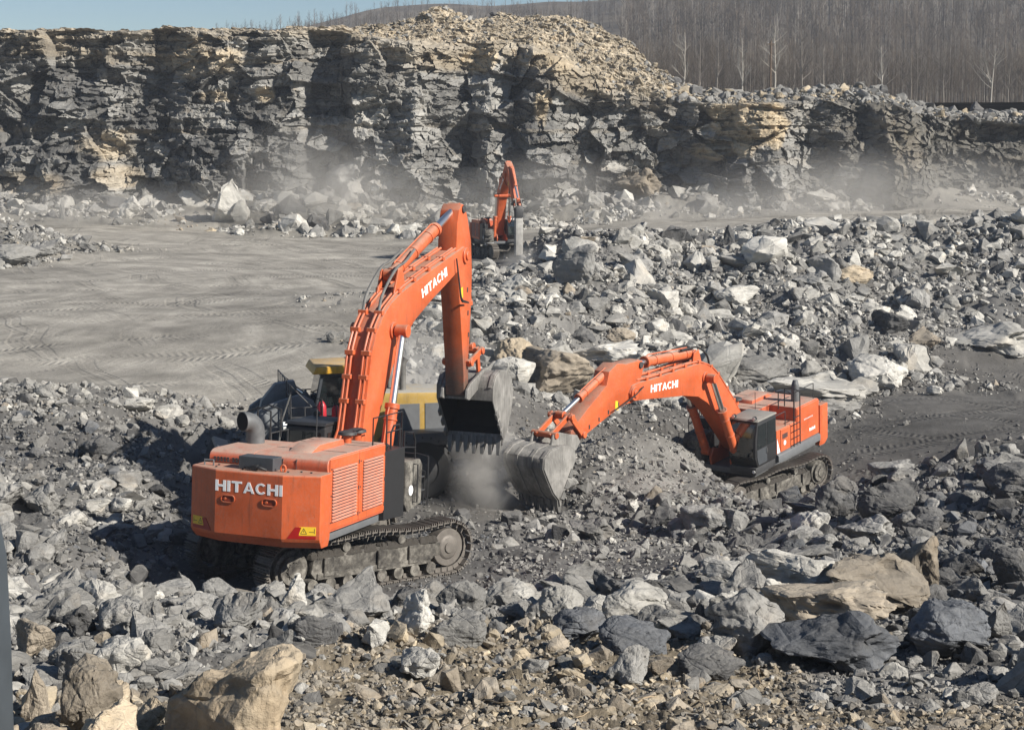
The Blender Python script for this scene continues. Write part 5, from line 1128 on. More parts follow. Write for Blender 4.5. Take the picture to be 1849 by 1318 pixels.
mat_hole = mat_simple('exhaust_opening_black', (.006, .006, .006), .9)  # black that paints the darkness of the open exhaust end
BUCKET_SHADE = mat_simple('bucket_inside_shade', (.03, .029, .028), .7, .2, .4, 3., .3)  # near-black colour that paints the shade inside the buckets
def bucket(root, outer, inner_off, w, lip, teeth_dir, mat, n_teeth, ears):
    """outer: side outline from the upper edge of the opening round the back to the lip; open between its ends"""
    c = Vector((sum(p[0] for p in outer)/len(outer), sum(p[1] for p in outer)/len(outer)))
    o = [Vector(p) for p in outer]; i_ = [p + (c-p).normalized()*.09 for p in o]
    m = MB(); n = len(o)
    for s in (-1, 1):      # side plates
        m.prism([tuple(p) for p in o], s*w-.045 if s > 0 else -w, s*w if s > 0 else -w+.045)
    v = []; f = []
    for k in range(n):
        v += [(o[k].x, -w+.01, o[k].y), (o[k].x, w-.01, o[k].y), (i_[k].x, w-.01, i_[k].y), (i_[k].x, -w+.01, i_[k].y)]
    for k in range(n-1):
        for j in range(4): f.append((4*k+j, 4*k+(j+1) % 4, 4*k+4+(j+1) % 4, 4*k+4+j))
    f += [(0, 1, 2, 3), (4*n-1, 4*n-2, 4*n-3, 4*n-4)]
    m.add(v, f)
    ln = MB(); j_ = [p + (c-p).normalized()*.10 for p in o]; yw = w-.05  # added inner shell, coloured dark in place of the shade in the opening
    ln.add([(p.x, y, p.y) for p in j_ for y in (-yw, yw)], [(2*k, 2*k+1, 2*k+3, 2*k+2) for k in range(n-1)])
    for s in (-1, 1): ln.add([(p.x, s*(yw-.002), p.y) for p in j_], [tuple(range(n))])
    shade_shell = ln
    for s in (-1, 1):
        for k in range(n-3, n-1):
            a, b = o[k], o[k+1]; d = (b-a).normalized(); 
    b_ = m.build('bucket', mat, root, .012)
    shade_shell.build('bucket_shade_shell', BUCKET_SHADE, b_, smooth=False)
    ws = MB()
    for k in range(1, n-1):
        a, b = o[k], o[k+1]; t = (b-a).normalized(); nn = Vector((t.y, -t.x)); nn = nn if nn.dot(a-c) > 0 else -nn
        for y in (-w+.12, -w*.35, w*.35, w-.12):
            q = [a, b, b+nn*.035, a+nn*.035]; ws.prism([tuple(x) for x in q], y-.07, y+.07)
    ws.build('wear_strip', mat, b_, smooth=False)
    er = MB()
    for s in (-1, 1): er.prism(ears, s*.45-.05, s*.45+.05)
    er.build('bucket_ear', mat, b_, .015)
    L = o[-1]; td = Vector(teeth_dir).normalized(); tn = Vector((-td.y, td.x))
    lp = MB(); lp.prism([tuple(L+tn*.09-td*.22), tuple(L-tn*.09-td*.22), tuple(L-tn*.05+td*.14), tuple(L+tn*.05+td*.14)], -w, w); lp.build('lip', mat, b_, .01)
    for k in range(n_teeth):
        y = -w+.14 + (2*w-.28)*k/(n_teeth-1); t = MB()
        t.loft([[tuple(Vector((p.x, y+sy*hw, p.y))) for p, sy in ((a+tn*th, -1), (a+tn*th, 1), (a-tn*th, 1), (a-tn*th, -1))] for a, th, hw in ((L-td*.10, .13, .085), (L+td*.16, .12, .08), (L+td*.52, .03, .055))])
        t.build('tooth', STEEL, b_, .008)
    e0, e1 = o[0], o[-1]
    for s in (-1, 1):
        for k in (.35, .6, .85):
            p = e0.lerp(e1, k); nn = (e1-e0).normalized(); q = Vector((-nn.y, nn.x)); q = q if q.dot(p-c) > 0 else -q
            MB().prism([tuple(p-nn*.16-q*.1), tuple(p+nn*.16-q*.1), tuple(p+nn*.13+q*.1), tuple(p-nn*.1+q*.1)], s*w-.03 if s > 0 else s*w-.05, s*w+.05 if s > 0 else s*w+.03).build('side_cutter', STEEL, b_, .008)
    return b_
def link_bars(root, A, K, E, mat):
    """side links from the arm to the knuckle, and the link from the knuckle to the bucket"""
    m = MB()
    for s in (-1, 1):
        for a, b, y in ((A, K, .44), (K, E, .30)):
            a_, b_ = Vector((a[0], s*y, a[1])), Vector((b[0], s*y, b[1])); d = (b_-a_).normalized(); n = Vector((-d.z, 0, d.x))*.11
            q = [a_-d*.12+n, a_-d*.12-n, b_+d*.12-n, b_+d*.12+n]; m.prism([(p.x, p.z) for p in q], s*y-.045, s*y+.045)
    for p in (A, K, E): m.cyl((p[0], -.55, p[1]), (p[0], .55, p[1]), .12, 16)
    return m.build('bucket_link', mat, root, .012)
ROOFG = mat_simple('dusty_cab_roof', (.22, .21, .19), .85, 0., .35, 2.)
# ---- front excavator (traced joints)
PN = dict(exh='elbow', tip=(8.66, 8.86), lug=(2.95, 6.62), arm_tip=(9.28, 4.2), roof=BLACK, side=(1, 0), hsag=.75, dirt=2.3,
  boom=[(.45, 2.45), (.62, 2.85), (1.0, 3.6), (1.2, 4.6), (1.5, 6.0), (1.82, 6.62), (2.3, 7.12), (2.75, 7.42), (3.5, 7.74), (5.2, 8.24), (8.2, 9.06), (8.55, 9.16), (8.86, 9.1), (8.96, 8.85), (8.86, 8.62), (8.6, 8.5), (8.0, 8.32), (7.0, 7.9), (5.9, 7.46), (4.6, 6.86), (3.85, 6.35), (3.35, 5.9), (2.95, 5.4), (2.5, 4.7), (2.0, 3.9), (1.5, 3.0), (1.2, 2.45), (1.0, 2.2), (.65, 2.15)],
  back=[(.95, 3.5), (1.2, 4.6), (1.36, 5.3), (1.5, 6.0), (1.84, 6.64), (2.3, 7.12), (3.5, 7.74), (4.6, 8.07), (5.7, 8.38), (6.9, 8.7), (8.0, 9.0)], hose=5,
  txt=((5.12, 7.53), (7.12, 8.22)), ac=((3.65, 8.28), (8.55, 10.42), .68), acfoot=(3.6, 7.8), bcfoot=(1.72, 2.15), bcs=.52,
  arm=[(8.2, 10.38), (8.42, 10.6), (8.68, 10.55), (9.0, 10.1), (9.35, 9.35), (9.52, 8.3), (9.5, 6.9), (9.42, 5.6), (9.45, 4.3), (9.3, 4.02), (9.1, 4.1), (8.98, 5.0), (8.62, 6.7), (8.28, 8.1), (8.05, 9.0), (8.06, 9.9)])
PF = dict(exh='stack', tip=(9.62, 6.62), lug=(4.1, 6.1), arm_tip=(13.75, 5.78), roof=ROOFG, side=(0, 0), hsag=-.35,
  boom=[(.45, 2.6), (.55, 2.95), (.95, 3.75), (1.6, 4.55), (2.2, 5.2), (2.95, 5.98), (3.5, 6.4), (4.0, 6.66), (4.5, 6.78), (5.1, 6.82), (6.6, 6.86), (8.3, 6.9), (9.3, 6.98), (9.7, 6.95), (9.92, 6.7), (9.85, 6.42), (9.6, 6.32), (9.0, 6.24), (7.35, 5.96), (5.9, 5.72), (4.7, 5.42), (3.95, 5.0), (3.2, 4.38), (2.55, 3.75), (1.7, 2.85), (1.2, 2.3), (.8, 2.1), (.55, 2.2)],
  back=[(.85, 3.6), (1.6, 4.55), (2.2, 5.2), (2.95, 5.98), (3.5, 6.4), (4.5, 6.78), (5.6, 6.84), (6.6, 6.86), (7.6, 6.88), (8.6, 6.92), (9.3, 6.98)], hose=4,
  txt=((6.33, 6.18), (8.42, 6.40)), ac=((4.55, 7.18), (8.98, 7.62), .82), acfoot=(4.5, 6.7), bcfoot=(2.1, 2.3), bcs=.6,
  arm=[(8.72, 7.55), (8.85, 7.78), (9.1, 7.82), (10.0, 7.86), (10.62, 8.0), (11.2, 7.8), (11.42, 7.3), (12.7, 6.72), (13.85, 6.12), (13.98, 5.85), (13.85, 5.58), (13.5, 5.6), (12.5, 5.85), (11.1, 6.16), (10.1, 6.3), (9.6, 6.25), (9.3, 6.5), (9.05, 6.95)])
near_root, na, nb = excavator('excavator', NEAR_T, NEAR_A, 1.0, PN, 'front orange excavator seen from behind, its raised bucket open above the broken rock', -28, -.2, True)
arm_plane_cyl(near_root, 'bucket_cylinder', (9.45, 9.55), (10.35, 5.65), .62, .16, .1, 0, ORANGE)
link_bars(near_root, (9.3, 5.2), (10.3, 5.55), (10.55, 4.62), ORANGE)
bucket(near_root, [(10.0, 3.85), (9.98, 4.3), (10.25, 4.7), (10.7, 4.86), (11.3, 4.8), (11.85, 4.5), (12.02, 3.95), (11.88, 3.3), (11.55, 2.7), (11.15, 2.35)], .09, 1.06, None, (-.28, -1), BUCKET, 7, [(8.98, 4.0), (9.2, 3.92), (10.2, 4.3), (10.9, 4.7), (10.75, 4.95), (10.4, 4.85), (9.3, 4.48), (9.05, 4.3)])
far_root, fa, fb = excavator('excavator', FAR_T, FAR_A, 1.0, PF, 'second orange excavator facing left toward the camera with its bucket curled down', -12, -.05)
arm_plane_cyl(far_root, 'bucket_cylinder', (10.62, 7.78), (14.0, 6.72), .66, .15, .095, 0, ORANGE)
link_bars(far_root, (13.25, 5.85), (13.98, 6.68), (15.05, 6.25), ORANGE)
bucket(far_root, [(14.42, 5.3), (14.48, 5.62), (14.8, 5.85), (15.4, 5.98), (16.0, 5.96), (16.38, 5.75), (16.42, 5.4), (16.2, 4.95), (15.9, 4.4), (15.5, 3.95)], .09, .92, None, (-.05, -1), BUCKET, 6, [(13.5, 5.65), (13.8, 5.4), (14.5, 5.5), (15.4, 5.85), (15.2, 6.3), (14.9, 6.35), (14.2, 6.1), (13.7, 5.95)])
# ---- breaker
PB = dict(exh='stack', tip=(4.9, 8.6), lug=(2.6, 6.4), arm_tip=(8.3, 5.3), roof=PALE, door=PALE, side=(0, 0), hsag=-.3,
  boom=[(.45, 2.5), (.5, 3.2), (.8, 4.6), (1.25, 6.0), (1.75, 6.85), (2.5, 7.6), (3.6, 8.35), (4.6, 8.95), (4.95, 8.95), (5.15, 8.7), (5.1, 8.35), (4.5, 7.95), (3.6, 7.3), (2.9, 6.6), (2.4, 5.8), (1.9, 4.5), (1.45, 3.2), (1.15, 2.3), (.7, 2.15)],
  back=[(.55, 3.3), (.8, 4.6), (1.0, 5.3), (1.25, 6.0), (1.75, 6.85), (2.5, 7.6), (3.1, 8.0), (3.6, 8.35), (4.4, 8.85)], hose=5,
  txt=((2.9, 6.95), (4.3, 8.0)), ac=((2.3, 8.0), (4.5, 9.75), .7), acfoot=(2.4, 7.6), bcfoot=(1.75, 2.2), bcs=.5,
  arm=[(4.3, 9.7), (4.5, 9.9), (4.85, 9.75), (5.6, 9.3), (6.2, 8.5), (7.2, 7.0), (8.3, 5.6), (8.45, 5.3), (8.3, 5.1), (8.05, 5.1), (7.3, 5.9), (6.0, 7.2), (5.0, 8.2), (4.6, 8.7), (4.4, 9.2)])
brk_root, ba, bb = excavator('breaker_excavator', BRK_T, BRK_A, .8, PB, 'far orange excavator with a rock breaker, facing the camera at the end of the pile', 12, 0)
arm_plane_cyl(brk_root, 'hammer_cylinder', (5.7, 9.35), (8.35, 6.25), .6, .15, .1, 0, ORANGE)
link_bars(brk_root, (7.75, 5.75), (8.35, 6.2), (8.75, 5.5), STEEL)
hm = MB(); hm.prism([(8.05, 5.2), (8.2, 5.5), (8.9, 5.6), (9.0, 5.2), (8.95, 4.5), (8.15, 4.5)], -.36, .36); hmr = hm.build('hammer_bracket', STEEL_D, brk_root, .02)
hm = MB(); hm.box(8.22, 8.86, -.36, .36, .8, 4.48); hmo = hm.build('rock_hammer', mat_simple('scuffed_hammer', (.30, .29, .27), .6, .2, .6, 2.5, .4), brk_root, .02)
hm = MB()
for y in (-.365, .365):
    for z in (1.7, 2.9, 4.1): hm.cyl((8.55, y-.01, z), (8.55, y+.01, z), .09, 10)
hm.build('hammer_bolt', STEEL_D, hmo)
MB().tube([(8.55, 0, .82), (8.55, 0, .1), (8.55, 0, -.35)], [.12, .12, .03], 14).build('chisel', STEEL, hmo)
hm = MB()
for y in (-.3, .3): hm.tube([(6.2, y, 7.6), (6.6, y*1.6, 5.4), (7.3, y*1.8, 3.8), (8.1, y*1.5, 4.4)], .045, 8)
hm.build('hammer_hose', RUBBER, brk_root)
MB().box(1.3, 2.2, -1.75, -.9, 1.3, 2.1).build('front_box', PALE, brk_root, .03)
# ------------------------------------------------------------------ wheel loader
LARM = mat_paint('dusty_slate_paint', (.13, .14, .148), dust=(.3, .295, .28), amount=.8)
def wheel_loader():
    root = empty('wheel_loader', pose(LOAD_T, LOAD_A)); tag(root, 'yellow and grey wheel loader half hidden behind the front excavator', 'wheel loader')
    def wheel(x, s):
        y = s*1.55; t = MB(); prof = [(.62, -.42), (1.02, -.46), (1.18, -.36), (1.2, 0), (1.18, .36), (1.02, .46), (.62, .42)]
        n = 40; v = []; f = []
        for i in range(n):
            a = 2*math.pi*i/n
            for r, dy in prof: v.append((x+r*math.cos(a), y+dy, 1.2+r*math.sin(a)))
        k = len(prof)
        for i in range(n):
            for j in range(k-1): f.append((i*k+j, i*k+j+1, ((i+1) % n)*k+j+1, ((i+1) % n)*k+j))
        t.add(v, f)
        for i in range(24):
            a = 2*math.pi*i/24; m = Matrix.Translation((x, y, 1.2)) @ Matrix.Rotation(-a, 4, 'Y')
            t.box(1.16, 1.25, -.44, -.02, -.05, .05, m @ Matrix.Rotation(.25, 4, 'X')); t.box(1.16, 1.25, .02, .44, .05, .15, m @ Matrix.Rotation(-.25, 4, 'X'))
        w = t.build('wheel', RUBBER, root); r_ = MB(); r_.cyl((x, y-.38, 1.2), (x, y+.38, 1.2), .64, 28); r_.cyl((x, y-.42, 1.2), (x, y+.42, 1.2), .25, 16); r_.build('rim', STEEL_D, w, .02)
    for x in (-2.4, 2.5):
        for s in (-1, 1): wheel(x, s)
    MB().prism([(-4.7, 1.3), (.2, 1.2), (.2, 2.0), (-4.7, 2.1)], -.95, .95).build('rear_frame', STEEL_D, root, .03)
    MB().prism([(.5, 1.1), (3.4, 1.0), (3.5, 1.8), (2.6, 2.9), (1.2, 2.9), (.5, 2.0)], -.75, .75).build('front_frame', SLATE, root, .03)
    h = MB(); h.prism([(-4.75, 2.0), (-4.8, 3.5), (-4.4, 3.85), (-1.0, 3.95), (-.6, 3.7), (-.6, 2.0)], -1.05, 1.05); hood = h.build('engine_hood', mat_paint('dusty_yellow_hood', (.42, .27, .06), amount=1., dust=(.33, .315, .28)), root, .04)
    for x0, x1 in ((-3.9, -2.7), (-2.5, -1.3)):
        for s in (-1, 1): MB().box(x0, x1, min(s*1.051, s*1.075), max(s*1.051, s*1.075), 2.5, 3.5).build('hood_panel', GREY, hood, .01)
    for s in (-1, 1):
        q = MB()
        for i in range(6): q.box(-4.35+i*.12, -4.27+i*.12, min(s*1.051, s*1.06), max(s*1.051, s*1.06), 3.58, 3.68)
        q.build('name_lettering', SLATE, hood, smooth=False)
    for x, y in ((-2.0, .35), (-1.6, -.35)): MB().tube([(x, y, 3.9), (x, y, 4.9), (x-.12, y, 5.1)], .13, 14).build('exhaust_stack', STEEL, root)
    MB().cyl((-.9, -.55, 3.9), (-.9, -.55, 4.35), .28, 18).build('air_cleaner', SLATE, root, .04)
    b = MB(); b.box(-5.5, -4.75, -1.5, 1.5, .95, 1.75); b.prism([(-5.5, 1.75), (-4.9, 1.75), (-4.9, 1.95), (-5.3, 1.9)], -1.3, 1.3); b.build('rear_bumper', GREY, root, .04)
    for s in (-1, 1):
        MB().prism([(-3.9, 2.2), (-3.6, 2.55), (-1.2, 2.55), (-.9, 2.2), (-1.0, 2.1), (-3.8, 2.1)], s*1.1 if s > 0 else -2.0, 2.0 if s > 0 else -1.1).build('fender', SLATE, root, .02)
        f = MB(); rail(f, [(-4.6, s*1.3, 2.1), (-4.6, s*1.3, 3.0), (-4.0, s*1.3, 3.0), (-4.0, s*1.3, 2.1)], .03); rail(f, [(-5.35, s*1.42, 1.75), (-5.35, s*1.42, 2.75), (-4.8, s*1.42, 2.75), (-4.8, s*1.42, 1.75)], .03); rail(f, [(-5.35, s*1.42, 2.25), (-4.8, s*1.42, 2.25)], .03)
        f.build('handrail', BLACK, root)
    MB().box(-5.3, -5.0, .9, 1.35, 2.5, 2.75).build('rear_lamp', YLABEL, root, .03)
    # cab
    c = MB(); c.prism([(-.75, 2.6), (1.2, 2.6), (1.35, 3.5), (1.1, 4.7), (-.7, 4.7)], -.8, .8); cab = c.build('cab', SLATE, root, .04)
    for s in (-1, 1): MB().prism([(-.6, 3.45), (1.15, 3.45), (1.2, 3.6), (1.0, 4.6), (-.6, 4.6)], min(s*.801, s*.815), max(s*.801, s*.815)).build('side_window', GLASS, cab, smooth=False)
    MB().add([(1.355, -.7, 3.55), (1.355, .7, 3.55), (1.125, .7, 4.62), (1.125, -.7, 4.62)], [(0, 1, 2, 3)]).build('windscreen', GLASS, cab)
    MB().prism([(-1.1, 4.72), (1.45, 4.72), (1.3, 5.0), (-.9, 5.05)], -1.05, 1.05).build('cab_roof', YELLOW, cab, .05)
    MB().cyl((-.4, .5, 5.05), (-.4, .5, 5.28), .1, 12).build('beacon', YLABEL, cab)
    MB().prism([(-.9, 5.05), (-.2, 5.02), (-.3, 5.3), (-.8, 5.35)], -.7, -.1).build('roof_unit', PALE, cab, .03)
    # platform with its cage of rails
    p = MB(); p.box(.2, 2.4, .8, 2.0, 2.58, 2.68); p.box(.2, 2.4, -2.0, -.8, 2.58, 2.68); p.box(1.4, 2.4, -.8, .8, 2.58, 2.68); pf = p.build('platform', SLATE, root, .02)
    g = MB()
    for y in (-1.95, 1.95):
        for z in (3.0, 3.35, 3.7): rail(g, [(.2, y, z), (2.35, y, z)], .024)
        for x in (.2, .75, 1.3, 1.85, 2.35): rail(g, [(x, y, 2.65), (x, y, 3.7 if x < 2 else 4.5)], .024)
    for z in (3.0, 3.35, 3.7, 4.1, 4.5): rail(g, [(2.35, -1.95, z), (2.35, 1.95, z)], .024)
    for y in (-1.95, -1.3, -.65, 0, .65, 1.3): rail(g, [(2.35, y, 2.65), (2.35, y, 4.5)], .022)
    rail(g, [(2.35, 1.95, 4.5), (1.6, 1.95, 3.7)], .024); rail(g, [(2.35, -1.95, 4.5), (1.6, -1.95, 3.7)], .024)
    g.build('cage_rail', STEEL_D, pf)
    q = MB(); rail(q, [(2.9, 1.9, 1.4), (2.7, 1.95, 3.2), (2.35, 1.95, 4.2)], .03); rail(q, [(2.9, 1.5, 1.4), (2.7, 1.5, 2.6)], .03)
    for z in (1.6, 1.95, 2.3): rail(q, [(2.88, 1.5, z), (2.82, 1.9, z)], .03)
    q.build('access_ladder', STEEL, root)
    for y in (-1.4, 1.4): MB().cyl((2.42, y, 2.95), (2.58, y, 2.95), .17, 14).build('headlight', LAMP, root)
    # lift arms, linkage and bucket
    for s in (-1, 1):
        y = s*.85
        MB().prism([(1.2, 3.2), (1.4, 3.75), (1.9, 4.0), (2.6, 3.8), (3.2, 3.6), (3.55, 3.35), (3.65, 3.0), (3.6, 2.4), (4.2, 1.0), (4.1, .55), (3.8, .6), (3.15, 2.2), (3.0, 2.6), (2.5, 2.85), (1.5, 2.9)], y-.14, y+.14).build('lift_arm', LARM, root, .03)
        MB().cyl((3.2, y-.2, 3.1), (3.2, y+.2, 3.1), .27, 20).build('arm_pivot', LARM, root, .02)
        l_ = MB(); l_.cyl((1.3, y*.7, 1.6), (3.3, y*.7, 2.4), .15, 14); l_.build('lift_cylinder', SLATE, root)
    z = MB(); z.prism([(1.9, 4.1), (2.0, 4.4), (2.7, 4.3), (3.2, 3.7), (3.5, 2.4), (3.2, 2.2), (2.8, 3.0), (2.4, 3.7)], -.22, .22); z.build('bell_crank', LARM, root, .03)
    tc = MB(); tc.cyl((1.25, 0, 3.3), (1.7, 0, 3.9), .17, 14); tcy = tc.build('tilt_cylinder', LARM, root); MB().cyl((1.7, 0, 3.9), (2.1, 0, 4.2), .1, 14).build('piston_rod', CHROME, tcy)
    bk = MB(); pr = [(5.3, .9), (5.45, .35), (5.9, .12), (6.9, .1), (7.0, .16), (6.1, .3), (5.75, .6), (5.65, 1.2), (5.9, 1.8), (6.2, 2.0), (6.1, 2.1), (5.6, 1.9)]
    bk.prism(pr, -1.9, 1.9)
    for s in (-1, 1): bk.prism([(5.5, .3), (6.9, .1), (6.2, 2.05), (5.5, 1.7)], s*1.9 if s > 0 else -1.96, 1.96 if s > 0 else -1.9)
    bk.xform(Matrix.Translation((-1.3, 0, 0))).build('bucket', STEEL, root, .02)
    return root
lr = wheel_loader()
LM = pose(LOAD_T, LOAD_A)
for i, (x, y, z, lab) in enumerate(((1.28, 2.16, 3.15, 'taller red fire extinguisher at the front of the loader platform cage'), (.78, 2.16, 3.1, 'shorter red fire extinguisher behind the taller one in the loader cage'))):
    e = empty('fire_extinguisher', LM @ Matrix.Translation((x, y, z)) @ Matrix.Scale(1.0 if i == 0 else .85, 4)); tag(e, lab, 'fire extinguisher', 'fire extinguishers on the wheel loader')
    m = MB(); m.tube([(0, 0, 0), (0, 0, .03), (0, 0, .62), (0, 0, .74), (0, 0, .80)], [.15, .17, .17, .11, .05], 18); m.build('cylinder_body', RED, e)
    m = MB(); m.cyl((0, 0, .80), (0, 0, .88), .05, 10); m.box(-.02, .16, -.02, .02, .86, .90); m.tube([(0, .03, .84), (.0, .2, .7), (0, .19, .3)], .02, 6); m.build('valve', BLACK, e)
# ------------------------------------------------------------------ land beyond, hill and woods
HR = [(-900, 120), (300, 95), (430, 70), (560, 58), (640, 46), (700, 38), (800, 36), (900, 32), (1050, 26), (1150, 14), (1250, -4), (1500, -20), (1849, -25), (2600, -25)]
def hill_h(x, y):
    px = W0/2 + x*FPX/np.maximum(y, 1)
    ztop = ZC + (240-np.interp(px, [a for a, _ in HR], [b for _, b in HR])-14)/FPX*760
    t = np.clip((y-330)/(760-330), 0, 1.15)
    base = 14 + 1.2*fbm2(x/40, y/40, 3, 80)
    return base + (ztop-14)*(t*t*(3-2*np.minimum(t, 1))*.75+.25*t) + 3.*t*fbm2(x/60, y/60, 3, 81)
def build_hill():
    ys = np.concatenate([np.arange(186, 330, 3.), np.arange(330, 900, 7.)]); us = np.linspace(-.45, .5, 260)
    Y, U = np.meshgrid(ys, us, indexing='ij'); x, y = (U*Y).ravel(), Y.ravel(); z = hill_h(x, y)
    z = np.where((x < 20) & (y < 230), np.minimum(z, 15), z)
    t = NT('leaf_litter_ground'); p = t.pos()
    c = t.ramp(t.noise(.06, p, 7, .65), [(.35, (.06, .052, .043)), (.5, (.10, .087, .07)), (.68, (.15, .13, .10))])
    m = t.fin(c, .95, 0., t.bump(t.noise(.8, p, 5, .7), .8, .4), .1)
    o = np_mesh('hill', np.stack([x, y, z], 1), grid_faces(len(ys), len(us))[:, ::-1], m, None, True)
    tag(o, 'wooded winter hillside rising behind the quarry', 'hill', None, 'structure')
build_hill()
def bare_tree(seed, h=12., spread=.38, levels=3, n1=9, seg=5, fat=1.):
    """returns verts, faces of a leafless tree: trunk, limbs and twigs"""
    r = random.Random(seed); trunk = MB(); crown = MB()
    pts = [(0, 0, -.4)]; 
    for i in range(1, 7): pts.append((pts[-1][0]+r.uniform(-.12, .12), pts[-1][1]+r.uniform(-.12, .12), h*i/6))
    rad = [fat*(.065 if seg == 3 else .15)*h/12*(1-.13*i)**1.2+.012 for i in range(7)]
    trunk.tube(pts, rad, seg)
    def branch(p, d, L, rd, lev):
        q = [p]; dd = d.copy()
        for i in range(3):
            dd = (dd + Vector((r.uniform(-.25, .25), r.uniform(-.25, .25), .12))).normalized(); q.append(q[-1]+dd*L/3)
        crown.tube(q, [rd, rd*.75, rd*.5, rd*.22], 3 if lev else 4)
        if lev < levels-1:
            for k in range(4 if lev == 0 else 3):
                t_ = r.uniform(.3, 1.0); j = min(2, int(t_*3)); b = q[j].lerp(q[j+1], t_*3-j)
                nd = (dd + Vector((r.uniform(-1, 1), r.uniform(-1, 1), r.uniform(-.1, .7)))*.8).normalized()
                branch(b, nd, L*r.uniform(.4, .65), rd*.5, lev+1)
    for k in range(n1):
        t_ = r.uniform(.32, .98); i = min(5, int(t_*6)); b = Vector(pts[i]).lerp(Vector(pts[i+1]), t_*6-i)
        a = r.uniform(0, 6.28); el = r.uniform(.45, 1.1)
        branch(b, Vector((math.cos(a)*math.cos(el), math.sin(a)*math.cos(el), math.sin(el))), h*spread*(1.15-t_)*r.uniform(.7, 1.2)+.5, rad[i]*.5, 0)
    return trunk, crown
BARK = mat_simple('winter_bark', (.17, .15, .125), .9, 0., .35, 2.)
BARK_P = mat_simple('pale_winter_bark', (.40, .37, .32), .9, 0., .25, 2.)
TWIG = mat_simple('winter_twigs', (.15, .13, .11), .9, 0., .3, 2.)
TREES = [(1235, 62, 240, 'p', 'thin pale tree, leftmost in front of the woods, right of the tan mound', .2), (1262, 75, 262, 'd', 'dark slender tree second from the tan mound', .3), (1292, 64, 275, 'd', 'bushy bare tree between slender tree and forked tree', .36), (1340, 72, 250, 'p', 'pale forked tree left of the wooden pole', .25), (1396, 50, 246, 'p', 'pale tall tree touching the wooden pole', .28), (1446, 48, 252, 'd', 'tallest spreading bare tree right of the wooden pole', .42), (1482, 80, 265, 'd', 'thin dark tree right of the tallest spreading tree', .25), (1518, 78, 270, 'd', 'straight thin tree in the middle of the woods edge', .25), (1540, 92, 248, 'd', 'leaning tree with a crooked trunk near the grey rim boulders', .32), (1590, 85, 280, 'p', 'pale thin tree behind the rim boulders', .25), (1640, 90, 275, 'd', 'bare tree above the dark earth face', .3), (1700, 95, 280, 'd', 'slim bare tree left of the large pale one at the right', .3), (1783, 84, 240, 'p', 'large pale bare tree near the right edge', .38), (1815, 100, 255, 'd', 'dark bare tree right of the large pale one', .34), (1842, 92, 262, 'd', 'bare tree at the right edge of the woods', .3)]
for i, (px, py, d, kd, lab, sp) in enumerate(TREES):
    x = (px-W0/2)*d/FPX; z = float(hill_h(np.array([x]), np.array([float(d)]))[0]); h = ZC + (240-py)/FPX*d - z
    e = empty('bare_tree', Matrix.Translation((x, d, z))); tag(e, lab, 'tree', 'bare trees at the edge of the woods')
    tr, cr = bare_tree(40+i, h, sp, 3, 15, 6)
    tr.build('trunk', BARK_P if kd == 'p' else BARK, e); cr.build('crown', TWIG if kd == 'd' else BARK_P, e)
def woods():
    prot = []
    for i in range(20):
        a, b = bare_tree(900+i, 12, .30, 3, 8, 3) if i < 10 else bare_tree(900+i, 12, .30, 2, 13, 3, 3.6); v = np.array(a.v+b.v); f = []
        nb = len(a.v)
        for q in a.f + [tuple(j+nb for j in q) for q in b.f]:
            for k in range(1, len(q)-1): f.append((q[0], q[k], q[k+1]))
        prot.append((v, np.array(f)))
    r = np.random.default_rng(11); n = 7000
    d = 295 + 535*r.random(n)**1.5; px = np.where(r.random(n) < .66, r.uniform(1120, 1960, n), r.uniform(380, 1150, n)); x = (px-W0/2)*d/FPX
    keep = ~((px < 1120) & (d < 600)); d, x = d[keep], x[keep]; n = len(d)
    z = hill_h(x, d); s = r.uniform(.7, 1.2, n)*np.where(x/d < .07, .62, 1); w = r.integers(0, 10, n) + np.where(d > 470, 10, 0); an = r.uniform(0, 6.28, n)
    tone = r.random(n); col = np.where((tone < .16)[:, None], (.20, .18, .155), np.where((tone < .6)[:, None], (.11, .088, .066), (.068, .056, .044)))*r.uniform(.8, 1.2, (n, 1))
    V = []; F = []; C = []; off = 0
    for k in range(20):
        i = np.nonzero(w == k)[0]; v, f = prot[k]
        if not len(i): continue
        ca, sa = np.cos(an[i])[:, None], np.sin(an[i])[:, None]; fat = 1.0
        q = np.stack([(v[None, :, 0]*ca-v[None, :, 1]*sa)*s[i][:, None]+x[i][:, None], (v[None, :, 0]*sa+v[None, :, 1]*ca)*s[i][:, None]+d[i][:, None], v[None, :, 2]*s[i][:, None]+z[i][:, None]], -1)
        V.append(q.reshape(-1, 3)); F.append((f[None]+(np.arange(len(i))*len(v))[:, None, None]+off).reshape(-1, 3)); C.append(np.repeat(col[i], len(v), 0)); off += len(i)*len(v)
    t = NT('woods_bark'); t.fin(t.n('ShaderNodeVertexColor', layer_name='col').outputs[0], .95, 0., None, .1)
    o = np_mesh('woods', np.concatenate(V), np.concatenate(F), t.m, {'col': np.concatenate(C)}, True)
    tag(o, 'bare winter woods covering the hillside', 'woods', None, 'stuff'); print('woods faces', sum(len(f) for f in F))
woods()
